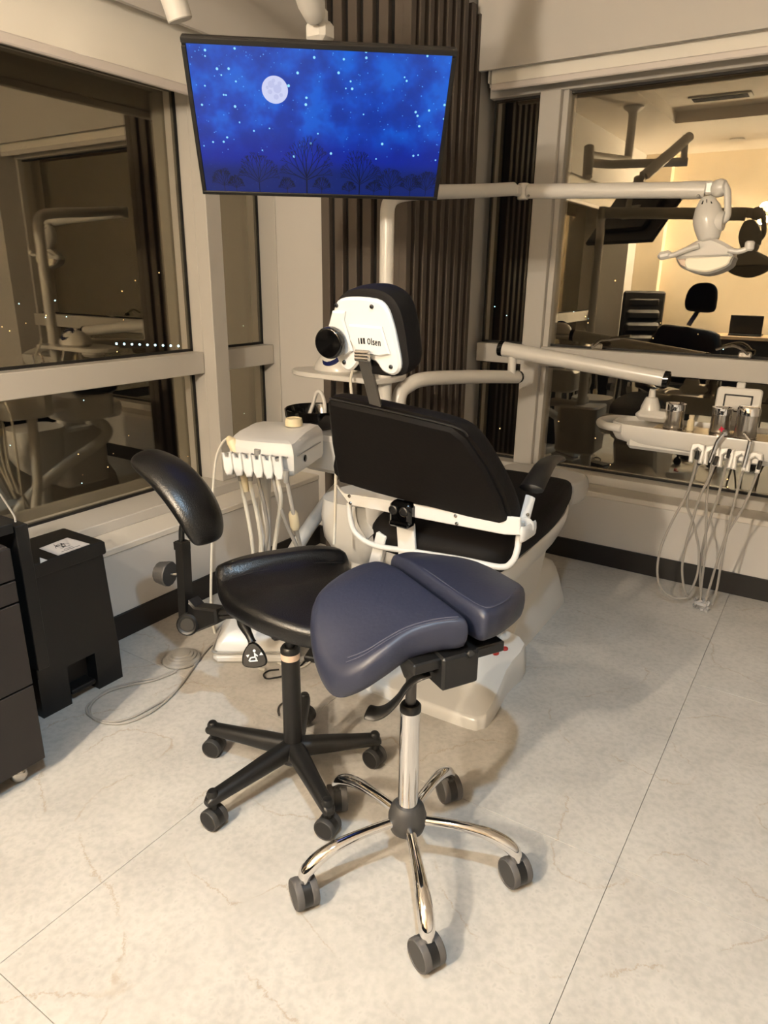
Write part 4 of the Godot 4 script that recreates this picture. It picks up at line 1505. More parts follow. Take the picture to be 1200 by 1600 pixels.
		obj("lid", g, mats.chrome, j)
		if i == 1:
			g = Geo.new()
			var f := Vector3(0.28, 0, 0.96)
			var o := p + f * (r + 0.001) + Vector3(0, 0.022, 0)
			g.box(o, Vector3(0.022, 0.006, 0.002), 0.0, Basis(Vector3.UP, 0.28) * Basis(Vector3(0, 0, 1), 0.2))
			g.box(o, Vector3(0.006, 0.022, 0.002), 0.0, Basis(Vector3.UP, 0.28) * Basis(Vector3(0, 0, 1), 0.2))
			obj("tape", g, mats.pink_tape, j)
	var bt := thing("bottle", "small ivory bottle between the steel jars on the tray", "bottle", onz(1079, 664, -3.38))
	var bp := onz(1079, 664, -3.38)
	bp.y = Y + 0.0195
	bt.position = bp
	base[bt] = bp
	g = Geo.new()
	g.lathe([Vector2(0, 0), Vector2(0.014, 0), Vector2(0.015, 0.003), Vector2(0.015, 0.045), Vector2(0.010, 0.052), Vector2(0.010, 0.056), Vector2(0, 0.056)], Transform3D(Basis(), bp), 18)
	obj("bottle_body", g, mats.ivory, bt)
	g = Geo.new()
	g.lathe([Vector2(0, 0.056), Vector2(0.0115, 0.056), Vector2(0.0115, 0.07), Vector2(0, 0.071)], Transform3D(Basis(), bp), 16)
	obj("cap", g, mats.cream_plastic, bt)
	# ---- handpieces and their looping hoses
	var specs := [
		[[[1090, 706], [1086, 730], [1074, 770], [1050, 815], [1032, 858], [1027, 895], [1034, 920], [1052, 934], [1072, 934]], "thin grey hose swinging widest to the left, from the first rest", false],
		[[[1133, 676], [1120, 694], [1113, 720], [1105, 770], [1103, 830], [1100, 880], [1096, 915], [1094, 948]], "silver turbine with angled head in the second rest", true],
		[[[1140, 704], [1134, 730], [1122, 775], [1108, 815], [1097, 860], [1094, 905], [1096, 945]], "grey hose with dark tip from the middle rest", false],
		[[[1172, 688], [1170, 706], [1162, 732], [1146, 790], [1135, 840], [1126, 885], [1120, 920], [1113, 945]], "silver syringe with a hooked nozzle in the fourth rest", true],
		[[[1188, 722], [1180, 748], [1160, 795], [1136, 835], [1120, 880], [1108, 920], [1100, 948]], "hose with a dark nozzle from the rest at the right edge", false],
		[[[1096, 715], [1078, 760], [1074, 790], [1084, 820], [1092, 860], [1090, 895], [1080, 922], [1072, 932]], "grey hose crossing over the wide loop", false],
		[[[1120, 715], [1109, 745], [1094, 775], [1083, 810], [1072, 850], [1066, 885], [1068, 915], [1074, 932]], "pale hose curving down beside the wide loop", false]]
	for i in specs.size():
		var s: Array = specs[i]
		var px: Array = s[0]
		var n := px.size()
		var zs := []
		for k in n:
			zs.append(lerpf(-3.205, -3.40, pow(float(k) / (n - 1), 1.3)) - 0.012 * (i % 3))
		var hd := thing("handpiece_hose", s[1], "handpiece", onz(px[0][0], px[0][1], zs[0]), "")
		hose(px.slice(1) if s[2] else px, zs.slice(1) if s[2] else zs, 0.0055, "tubing", mats.hose_grey, hd)
		g = Geo.new()
		if s[2] and i == 1:
			g.tube(smooth(PackedVector3Array([onz(1109, 722, -3.205), onz(1118, 697, -3.20), onz(1122, 688, -3.195), onz(1131, 677, -3.19)]), 4), 0.0085, 12)
			g.lathe([Vector2(0, -0.010), Vector2(0.009, -0.010), Vector2(0.010, 0.0), Vector2(0.009, 0.010), Vector2(0, 0.010)], along(Vector3(-0.3, 0.8, 0.5), onz(1133, 676, -3.19)), 14)
			obj("turbine", g, mats.chrome, hd)
		elif s[2]:
			g.tube(PackedVector3Array([onz(1162, 730, -3.205), onz(1168, 706, -3.20), onz(1172, 689, -3.195)]), 0.0095, 12)
			g.tube(smooth(PackedVector3Array([onz(1172, 689, -3.195), onz(1167, 683, -3.195), onz(1163, 678, -3.195), onz(1161, 678.5, -3.195)]), 4), 0.0035, 8)
			obj("syringe", g, mats.chrome, hd)
		else:
			var d2 := onz(px[1][0], px[1][1], zs[1]) - onz(px[0][0], px[0][1], zs[0])
			var o := onz(px[0][0], px[0][1], zs[0] + 0.012)
			rod(g, o - d2.normalized() * 0.006, o + d2.normalized() * 0.035, 0.0085, 12)
			obj("connector", g, mats.dark_steel, hd)
	var bd := thing("hose_tie", "clear twist of film binding the hose ends on the floor", "tie", onz(1096, 948, -3.40))
	g = Geo.new()
	var rg := RandomNumberGenerator.new()
	rg.seed = 4
	for k in 9:
		var o := onz(1096, 945, -3.40)
		o.y = 0.014
		var p := PackedVector3Array()
		for m in 6:
			p.append(o + Vector3(rg.randf_range(-0.035, 0.035), rg.randf_range(-0.012, 0.03), rg.randf_range(-0.03, 0.03)))
		g.tube(smooth(p, 3), 0.004, 6, Vector2(1.8, 0.3))
	obj("film", g, mats.clear_plastic, bd)


func caster(parent: Node3D, p: Vector3, face: Vector3, r: float, w: float, tread: Material, disc: Material, hood: Material, top: float) -> void:
	# twin wheel caster standing on the floor at p, axle along face
	var f := face.normalized()
	var c := p + Vector3(0, r, 0)
	var g := Geo.new()
	g.lathe([Vector2(0, -w * 0.30), Vector2(r * 0.97, -w * 0.30), Vector2(r * 0.97, w * 0.30), Vector2(0, w * 0.30)], along(f, c), 26)
	g.tube(PackedVector3Array([c + Vector3(0, r * 0.6, 0), p + Vector3(0, top, 0)]), 0.011, 12)
	var body := obj("caster", g, hood, parent)
	for s in [-1.0, 1.0]:
		g = Geo.new()
		var a := along(f * s, c)
		g.lathe([Vector2(0, w * 0.19), Vector2(r - 0.001, w * 0.19), Vector2(r, w * 0.22), Vector2(r, w * 0.44), Vector2(r * 0.94, w * 0.5), Vector2(r * 0.88, w * 0.5), Vector2(r * 0.85, w * 0.46), Vector2(0, w * 0.46)], a, 30)
		var wh := obj("wheel", g, tread, body)
		if disc != tread:
			g = Geo.new()
			g.lathe([Vector2(0, w * 0.455), Vector2(r * 0.84, w * 0.455), Vector2(r * 0.84, w * 0.475), Vector2(0, w * 0.485)], a, 28)
			wh.mesh = merge(wh.mesh, g.mesh(base[parent]), disc)


func merge(a: ArrayMesh, b: ArrayMesh, m: Material) -> ArrayMesh:
	a.add_surface_from_arrays(Mesh.PRIMITIVE_TRIANGLES, b.surface_get_arrays(0))
	a.surface_set_material(a.get_surface_count() - 1, m)
	return a


func build_navy_stool() -> void:
	var C := Vector3(-0.738, 0, -1.288)
	var t := thing("saddle_stool", "navy saddle stool with split seat and shiny chrome five-star base", "stool", C)
	# base
	var g := Geo.new()
	g.lathe([Vector2(0.0, 0.118), Vector2(0.030, 0.118), Vector2(0.044, 0.128), Vector2(0.050, 0.150), Vector2(0.050, 0.170), Vector2(0.043, 0.194), Vector2(0.032, 0.205), Vector2(0.0, 0.205)], Transform3D(Basis(), C), 30)
	obj("hub", g, mats.dark_grey_plastic, t)
	for i in 5:
		var a := deg_to_rad(-22.5 + 72.0 * i)
		var d := Vector3(cos(a), 0, sin(a))
		g = Geo.new()
		var pr := smooth(PackedVector3Array([C + d * 0.035 + Vector3(0, 0.158, 0), C + d * 0.12 + Vector3(0, 0.157, 0), C + d * 0.20 + Vector3(0, 0.146, 0), C + d * 0.252 + Vector3(0, 0.125, 0), C + d * 0.280 + Vector3(0, 0.100, 0), C + d * 0.287 + Vector3(0, 0.076, 0)]), 6)
		var rr := []
		for k in pr.size():
			var u := float(k) / (pr.size() - 1)
			rr.append(0.0125 + 0.006 * smoothstep(0.15, 0.6, u) - 0.002 * smoothstep(0.75, 1.0, u))
		g.tube(pr, rr, 16, Vector2(0.92, 1.05))
		obj("leg", g, mats.chrome, t)
		caster(t, C + d * 0.287, Vector3(-0.52, 0, 0.87).rotated(Vector3.UP, [0.0, 0.1, 0.0, -0.3, -0.1][i]), 0.0395, 0.058, mats.wheel_tread, mats.dark_grey_plastic, mats.black_plastic, 0.082)
	g = Geo.new()
	g.lathe([Vector2(0, 0.195), Vector2(0.0265, 0.195), Vector2(0.0245, 0.488), Vector2(0, 0.488)], Transform3D(Basis(), C), 30)
	obj("column", g, mats.chrome, t)
	g = Geo.new()
	g.lathe([Vector2(0, 0.486), Vector2(0.0265, 0.486), Vector2(0.0265, 0.500), Vector2(0.022, 0.506), Vector2(0, 0.506)], Transform3D(Basis(), C), 26)
	obj("collar", g, mats.black_plastic, t)
	g = Geo.new()
	rod(g, C + Vector3(0, 0.50, 0), C + Vector3(0, 0.64, 0), 0.0135, 18)
	obj("gas_spring", g, mats.dark_steel, t)
	# mechanism under the seat
	var E1 := Vector3(0.87, 0, 0.49).normalized()
	var E2 := Vector3(-0.49, 0, 0.87).normalized()
	var B := Basis(E1, Vector3.UP, -E2)
	var O := Vector3(-0.775, 0, -1.405)
	g = Geo.new()
	g.box(O + Vector3(0, 0.668, 0) + E2 * 0.05, Vector3(0.30, 0.022, 0.10), 0.004, B)
	g.box(O + Vector3(0, 0.668, 0) - E2 * 0.10, Vector3(0.26, 0.022, 0.08), 0.004, B)
	g.box(O + Vector3(0, 0.648, 0) - E2 * 0.03, Vector3(0.24, 0.03, 0.20), 0.006, B)
	g.box(onz(700, 1012, -1.32), Vector3(0.11, 0.028, 0.25), 0.004, B)
	obj("seat_plate", g, mats.black_plastic, t)
	g = Geo.new()
	g.box(onz(706, 1036, -1.30), Vector3(0.080, 0.085, 0.10), 0.006, B)
	var mech := obj("tilt_box", g, mats.black_plastic, t)
	g = Geo.new()
	rod(g, onz(722, 1024, -1.33), onz(737, 1021, -1.29), 0.009, 10)
	obj("knob", g, mats.black_plastic, mech)
	g = Geo.new()
	g.lathe([Vector2(0, 0.575), Vector2(0.030, 0.575), Vector2(0.045, 0.62), Vector2(0.045, 0.65), Vector2(0, 0.65)], Transform3D(Basis(), C + Vector3(0.0, 0, -0.02)), 20)
	obj("mount_cone", g, mats.dark_grey_plastic, t)
	g = Geo.new()
	var lp := smooth(PackedVector3Array([onz(672, 1052, -1.25), onz(655, 1058, -1.235), onz(636, 1072, -1.225), onz(622, 1092, -1.215), onz(604, 1109, -1.205), onz(588, 1115, -1.20), onz(573, 1112, -1.195)]), 5)
	var lr := []
	for k in lp.size():
		var u := float(k) / (lp.size() - 1)
		lr.append(lerpf(0.014, 0.020, smoothstep(0.2, 0.9, u)) * (0.8 if k == lp.size() - 1 else 1.0))
	g.tube(lp, lr, 12, Vector2(0.42, 1.15))
	obj("lever", g, mats.black_plastic, t)
	# the two halves of the seat
	var near := smooth_ring(PackedVector2Array([Vector2(-0.205, 0.010), Vector2(-0.228, 0.05), Vector2(-0.214, 0.115), Vector2(-0.172, 0.195), Vector2(-0.11, 0.258), Vector2(-0.03, 0.294), Vector2(0.05, 0.302), Vector2(0.115, 0.288), Vector2(0.155, 0.248), Vector2(0.170, 0.195), Vector2(0.172, 0.13), Vector2(0.192, 0.065), Vector2(0.208, 0.025), Vector2(0.200, 0.006), Vector2(0.10, 0.003), Vector2(-0.05, 0.003)]), 5)
	var top_near := func(s: float, q: float) -> float:
		var a := 0.045 + 0.065 * smoothstep(-0.14, 0.12, s)
		return 0.775 - a * pow(maxf(q, 0.0) / 0.28, 2.2) - 0.012 * smoothstep(-0.1, -0.22, s)
	g = Geo.new()
	g.cushion(near, O, E1, E2, top_near, 0.082, 0.10, 0.0)
	obj("seat_half", g, mats.navy_leather, t, 60.0)
	var far := smooth_ring(PackedVector2Array([Vector2(-0.205, -0.018), Vector2(-0.235, -0.05), Vector2(-0.235, -0.11), Vector2(-0.17, -0.20), Vector2(-0.07, -0.262), Vector2(0.03, -0.268), Vector2(0.10, -0.240), Vector2(0.16, -0.175), Vector2(0.205, -0.10), Vector2(0.222, -0.05), Vector2(0.212, -0.018), Vector2(0.10, -0.012), Vector2(-0.05, -0.012)]), 5)
	var top_far := func(s: float, q: float) -> float:
		return 0.790 - 0.055 * pow(maxf(-q, 0.0) / 0.28, 2.0) * (1.0 - smoothstep(0.0, 0.25, s) * 0.6) - 0.02 * smoothstep(-0.1, -0.22, s)
	g = Geo.new()
	g.cushion(far, O, E1, E2, top_far, 0.088, 0.10, 0.0)
	obj("seat_half", g, mats.navy_leather, t, 60.0)
	g = Geo.new()
	for path in [[[0.19, 0.025], [0.168, 0.075], [0.148, 0.13], [0.138, 0.18], [0.126, 0.225], [0.10, 0.258]]]:
		var p := PackedVector3Array()
		for q in path:
			p.append(O + E1 * q[0] + E2 * q[1] + Vector3(0, top_near.call(q[0], q[1]) - 0.0005, 0))
		g.tube(smooth(p, 5), 0.0022, 6)
		var p2 := PackedVector3Array()
		for q in path:
			p2.append(O + E1 * (q[0] + 0.006) + E2 * (q[1] + 0.007) + Vector3(0, top_near.call(q[0] + 0.006, q[1] + 0.007) - 0.0012, 0))
		g.tube(smooth(p2, 5), 0.0016, 6)
	for path in [[[-0.2, -0.03], [-0.05, -0.028], [0.10, -0.028], [0.19, -0.034], [0.205, -0.06], [0.18, -0.12], [0.12, -0.19]]]:
		var p := PackedVector3Array()
		for q in path:
			p.append(O + E1 * q[0] + E2 * q[1] + Vector3(0, top_far.call(q[0], q[1]) - 0.0015, 0))
		g.tube(smooth(p, 5), 0.002, 6)
	obj("seam", g, mats.navy_seam, t)


func build_black_stool() -> void:
	var C := Vector3(-1.212, 0, -1.393)
	var F := Vector3(-1.228, 0, -1.382)
	var t := thing("saddle_stool", "black saddle stool with curved backrest pad on a black five-star base", "stool", C)
	var bp: Material = mats.black_plastic
	var g := Geo.new()
	g.lathe([Vector2(0, 0.070), Vector2(0.040, 0.070), Vector2(0.052, 0.085), Vector2(0.050, 0.115), Vector2(0.036, 0.135), Vector2(0, 0.135)], Transform3D(Basis(), C), 28)
	obj("hub", g, bp, t)
	for i in 5:
		var a := deg_to_rad(26.2 + 72.0 * i)
		var foot := F + Vector3(cos(a), 0, sin(a)) * 0.278
		var reach := (foot - C).length() / 0.285
		var d := (foot - C).normalized()
		g = Geo.new()
		var rings := []
		var s := Vector3(-d.z, 0, d.x)
		for l in [[0.02, 0.112, 0.028, 0.030], [0.10, 0.108, 0.027, 0.027], [0.20, 0.102, 0.023, 0.022], [0.272, 0.098, 0.021, 0.019], [0.297, 0.094, 0.018, 0.015], [0.307, 0.090, 0.011, 0.008]]:
			var ring := PackedVector3Array()
			for p in rrect(l[2] * 2, l[3] * 2, minf(l[2], l[3]) * 0.75, 3):
				ring.append(C + d * l[0] * reach + s * p.x + Vector3(0, l[1] + p.y, 0))
			rings.append(ring)
		g.loft(rings)
		g.lathe([Vector2(0, 0), Vector2(0.017, 0), Vector2(0.017, 0.02), Vector2(0.012, 0.028), Vector2(0, 0.031)], Transform3D(Basis(), foot + Vector3(0, 0.095, 0)), 16)
		obj("leg", g, bp, t)
		caster(t, foot, Vector3(0.1, 0, 1.0).rotated(Vector3.UP, [0.0, -0.1, 0.2, 0.1, -0.2][i]), 0.0320, 0.052, mats.dark_grey_plastic, mats.black_plastic, bp, 0.08)
	g = Geo.new()
	g.lathe([Vector2(0, 0.12), Vector2(0.029, 0.12), Vector2(0.0275, 0.425), Vector2(0, 0.425)], Transform3D(Basis(), C), 28)
	obj("column", g, bp, t)
	g = Geo.new()
	g.lathe([Vector2(0, 0.425), Vector2(0.0282, 0.425), Vector2(0.0282, 0.446), Vector2(0, 0.446)], Transform3D(Basis(), C), 28)
	tell(obj("band", g, mats.copper_band, t), "pale copper band")
	g = Geo.new()
	g.lathe([Vector2(0, 0.446), Vector2(0.029, 0.446), Vector2(0.029, 0.458), Vector2(0.024, 0.466), Vector2(0.016, 0.466), Vector2(0.0135, 0.462), Vector2(0.0135, 0.56), Vector2(0, 0.56)], Transform3D(Basis(), C), 26)
	obj("collar", g, bp, t)
	g = Geo.new()
	g.lathe([Vector2(0, 0.46), Vector2(0.0125, 0.46), Vector2(0.0125, 0.56), Vector2(0, 0.56)], Transform3D(Basis(), C), 20)
	obj("gas_spring", g, mats.steel, t)
	# seat
	var E1 := Vector3(0.833, 0, 0.553)
	var E2 := Vector3(-0.553, 0, 0.833)
	var O := Vector3(-1.25, 0, -1.43)
	var top := func(s: float, q: float) -> float:
		var side := maxf(0.0, absf(q + 0.03) - 0.06)
		return 0.624 + 0.012 * smoothstep(-0.04, -0.13, s) + 0.034 * smoothstep(-0.128, -0.165, s) - 0.9 * side * side - 0.035 * smoothstep(-0.02, 0.25, s)
	var con := smooth_ring(PackedVector2Array([Vector2(-0.205, 0.150), Vector2(-0.175, 0.172), Vector2(-0.10, 0.178), Vector2(-0.01, 0.160), Vector2(0.08, 0.118), Vector2(0.15, 0.064), Vector2(0.21, -0.005), Vector2(0.235, -0.07), Vector2(0.20, -0.14), Vector2(0.11, -0.19), Vector2(0.0, -0.225), Vector2(-0.1, -0.25), Vector2(-0.18, -0.25), Vector2(-0.215, -0.215), Vector2(-0.222, -0.03)]), 5)
	g = Geo.new()
	g.cushion(con, O, E1, E2, top, 0.070, 0.12, 0.0)
	obj("seat", g, mats.black_leather, t, 60.0)
	g = Geo.new()
	var sp := PackedVector3Array()
	for q in [0.165, 0.12, 0.05, -0.03, -0.11, -0.18, -0.225]:
		sp.append(O + E1 * -0.130 + E2 * q + Vector3(0, top.call(-0.130, q) + 0.001, 0))
	g.tube(smooth(sp, 5), 0.0022, 6)
	obj("seam", g, mats.black_plastic, t)
	g = Geo.new()
	g.box(O + E1 * 0.02 + Vector3(0, 0.545, 0), Vector3(0.22, 0.03, 0.16), 0.008, Basis(E1, Vector3.UP, -E2))
	g.box(C + Vector3(-0.03, 0.545, 0.0), Vector3(0.09, 0.05, 0.09), 0.01, Basis(E1, Vector3.UP, -E2))
	obj("seat_plate", g, bp, t)
	# height lever with its printed paddle
	g = Geo.new()
	g.tube(smooth(PackedVector3Array([onz(376, 962, -1.36), onz(382, 978, -1.34), onz(390, 994, -1.325), onz(394, 1004, -1.32)]), 4), [0.016, 0.016, 0.017, 0.018, 0.0165, 0.015, 0.0135, 0.012, 0.0115, 0.011, 0.011, 0.012, 0.013], 12)
	obj("lever_neck", g, mats.black_plastic, t)
	var px := frame_of(onz(396, 1020, -1.315), Vector3(0.84, 0, -0.54), Vector3(-0.08, 0.9, -0.33))
	g = Geo.new()
	g.prism(outline([[390, 1005], [400, 1005], [411, 1017], [417, 1031], [414, 1040], [397, 1044], [381, 1041], [378, 1031], [381, 1017]], px, 3), 0.014, px * Transform3D(Basis(), Vector3(0, 0, -0.012)), 0.004)
	var pad := obj("paddle", g, mats.black_plastic, t)
	g = Geo.new()
	var zz := 0.0027
	var mk := func(x, y):
		var q := onplane(x, y, px)
		return px * Vector3(q.x, q.y, zz)
	g.lathe([Vector2(0, 0), Vector2(0.0042, 0), Vector2(0.0042, 0.0008), Vector2(0, 0.0008)], along(px.basis.z, mk.call(397.5, 1016.5)), 14)
	for s in [[[398, 1019.5], [399, 1026.5]], [[399, 1026.5], [392, 1027.5]], [[392, 1027.5], [389.5, 1032.5]], [[390, 1033], [403, 1032]], [[400, 1027], [401, 1031]], [[398, 1021], [403, 1025]]]:
		g.tube(PackedVector3Array([mk.call(s[0][0], s[0][1]), mk.call(s[1][0], s[1][1])]), 0.0022, 6, Vector2(1, 1))
	for s in [[[384.5, 1023.5], [390, 1022.5], [387.5, 1027.5]], [[408, 1018.5], [405.5, 1023.5], [411.5, 1023]]]:
		var tri := PackedVector2Array()
		for q in s:
			tri.append(onplane(q[0], q[1], px))
		g.prism(tri, 0.0012, px * Transform3D(Basis(), Vector3(0, 0, 0.0015)))
	obj("seated_figure_mark", g, mats.print_white, pad)
	# backrest: knob, upright, pivot, arm to the seat, curved pad
	var Z := -1.40
	g = Geo.new()
	g.tube(PackedVector3Array([onz(285, 845, Z), onz(288, 900, Z), onz(291, 965, Z), onz(293, 985, Z)]), 0.0215, 4, Vector2(0.9, 1.1), Vector3(0.7, 0, 0.7))
	g.tube(PackedVector3Array([onz(284, 846, Z), onz(285, 858, Z)]), 0.0235, 4, Vector2(0.9, 1.1), Vector3(0.7, 0, 0.7))
	obj("upright", g, bp, t)
	g = Geo.new()
	g.tube(smooth(PackedVector3Array([onz(284, 850, Z), onz(284, 828, Z), onz(288, 815, Z), onz(297, 806, Z)]), 4), 0.0095, 10)
	obj("pad_bracket", g, bp, t)
	g = Geo.new()
	var pv := onz(296, 974, Z + 0.02)
	g.lathe([Vector2(0, -0.03), Vector2(0.036, -0.03), Vector2(0.036, 0.022), Vector2(0.030, 0.028), Vector2(0.024, 0.026), Vector2(0.022, 0.024), Vector2(0, 0.024)], along(Vector3(0.5, 0.25, 0.85), pv), 26)
	obj("pivot", g, bp, t)
	g = Geo.new()
	g.prism(outline([[300, 935], [310, 946], [343, 950], [345, 972], [315, 984], [296, 992]], Transform3D(Basis(), Vector3(0, 0, Z)), 1), 0.05, Transform3D(Basis(), Vector3(0, 0, Z - 0.03)), 0.006)
	g.tube(PackedVector3Array([onz(340, 958, Z), onz(392, 953, Z - 0.02)]), 0.0085, 8)
	g.tube(PackedVector3Array([onz(342, 965, Z), onz(392, 961, Z - 0.02)]), 0.0075, 8)
	obj("arm", g, bp, t)
	g = Geo.new()
	var k0 := onz(266, 897, Z + 0.015)
	rod(g, k0, onz(283, 896, Z), 0.005, 10)
	var tip := obj("clamp_screw", g, mats.steel, t)
	g = Geo.new()
	g.lathe([Vector2(0, 0), Vector2(0.040, 0), Vector2(0.042, 0.004), Vector2(0.035, 0.042), Vector2(0.028, 0.048), Vector2(0, 0.049)], along(Vector3(-1, 0.0, 0.25), k0), 14)
	obj("clamp_knob", g, mats.dark_grey_plastic, tip)
	g = Geo.new()
	var pp := smooth(PackedVector3Array([onz(226, 715, Z), onz(240, 723, Z), onz(266, 742, Z), onz(291, 770, Z), onz(311, 802, Z), onz(322, 830, Z), onz(325, 846, Z)]), 5)
	var pr := []
	for k in pp.size():
		var u := float(k) / (pp.size() - 1)
		pr.append(0.044 * pow(sin(PI * lerpf(0.11, 0.93, u)), 0.42))
	g.tube(pp, pr, 20, Vector2(0.95, 1.9), Vector3(1, 1, 0))
	obj("backrest_pad", g, mats.black_leather, t, 60.0)


func build_bin_and_desk() -> void:
	# ---- waste bin
	var t := thing("pedal_bin", "matt black pedal bin with a printed biohazard sheet on its lid", "waste bin", Vector3(-2.27, 0, -1.30))
	var g := Geo.new()
	var ring := func(y: float, k: float) -> PackedVector3Array:
		var out := PackedVector3Array()
		for p in rrect(0.255 + k, 0.335 + k, 0.008, 3):
			out.append(Vector3(-2.2665 + p.x, y, -1.302 + p.y))
		return out
	g.loft([ring.call(0.155, -0.002), ring.call(0.35, -0.014), ring.call(0.525, -0.024)])
	g.span(Vector3(-2.140, 0.0, -1.136), Vector3(-2.39, 0.157, -1.248))
	g.span(Vector3(-2.140, 0.0, -1.362), Vector3(-2.39, 0.157, -1.468))
	g.span(Vector3(-2.20, 0.0, -1.24), Vector3(-2.39, 0.157, -1.37))
	obj("bin_body", g, mats.bin_black, t)
	g = Geo.new()
	g.span(Vector3(-2.142, 0.03, -1.255), Vector3(-2.21, 0.048, -1.355), 0.004)
	obj("pedal", g, mats.black_plastic, t)
	g = Geo.new()
	g.loft([ring.call(0.520, -0.010), ring.call(0.525, -0.006), ring.call(0.563, -0.008), ring.call(0.570, -0.02)])
	var lid := obj("lid", g, mats.bin_black, t)
	g = Geo.new()
	var h := 0.5712
	var q := [ony(61, 857, h), ony(105, 840, h), ony(141, 850, h), ony(91, 868, h)]
	g.quad(q[3], q[2], q[1], q[0])
	for e in [Vector2(0, 1), Vector2(1, 1), Vector2(1, 0), Vector2(0, 1), Vector2(1, 0), Vector2(0, 0)]:
		g.uv.append(e)
	tell(obj("hazard_label", g, mats.hazard_label, lid), "white printed biohazard sheet")
	g = Geo.new()
	var fx := Transform3D(Basis(Vector3(0, 0, -1), Vector3(0, 1, 0), Vector3(1, 0, 0)), Vector3(-2.1415, 0, 0))
	g.prism(outline([[62, 871], [63, 880], [74, 875]], fx, 1), 0.001, fx)
	obj("sticker", g, mats.print_white, lid)
	# ---- drawer pedestal
	t = thing("drawer_cabinet", "dark brown drawer cabinet on small castors at the left edge", "cabinet", Vector3(-2.1, 0, -0.72))
	g = Geo.new()
	g.span(Vector3(-2.38, 0.06, -0.975), Vector3(-1.880, 0.765, -0.45), 0.003)
	obj("cabinet_body", g, mats.cabinet_brown, t)
	for d in [[0.062, 0.322], [0.328, 0.594], [0.600, 0.663], [0.669, 0.763]]:
		g = Geo.new()
		g.span(Vector3(-1.882, d[0], -0.973), Vector3(-1.862, d[1], -0.452), 0.0015)
		obj("drawer", g, mats.cabinet_brown, t)
	for p in [[-1.905, -0.905], [-1.905, -0.52], [-2.33, -0.93], [-2.33, -0.5]]:
		g = Geo.new()
		g.lathe([Vector2(0, -0.018), Vector2(0.016, -0.017), Vector2(0.024, -0.010), Vector2(0.027, 0.0), Vector2(0.024, 0.010), Vector2(0.016, 0.017), Vector2(0, 0.018)], along(Vector3(0.8, 0, 0.5), Vector3(p[0], 0.027, p[1])), 18)
		g.box(Vector3(p[0] - 0.01, 0.054, p[1]), Vector3(0.05, 0.014, 0.05), 0.003)
		obj("castor", g, mats.steel, t)
	# ---- desk over it
	t = thing("desk", "black desk top running along the left window, end panel beside the bin", "desk", Vector3(-2.15, 0, -0.3))
	g = Geo.new()
	g.span(Vector3(-2.395, 0.772, -1.035), Vector3(-1.945, 0.802, 0.46), 0.002)
	obj("desk_top", g, mats.bin_black, t)
	g = Geo.new()
	g.span(Vector3(-2.36, 0.30, -1.085), Vector3(-1.955, 0.785, -1.045), 0.002)
	obj("end_panel", g, mats.bin_black, t)
	g = Geo.new()
	g.span(Vector3(-2.36, 0.0, 0.40), Vector3(-1.97, 0.772, 0.44), 0.002)
	obj("end_panel", g, mats.bin_black, t)
	g = Geo.new()
	g.tube(smooth(PackedVector3Array([ony(0, 772, 0.81), ony(10, 787, 0.81), ony(22, 806, 0.806), ony(24, 815, 0.80)]), 5), 0.003, 6)
	obj("cable", g, mats.hose_grey, t)


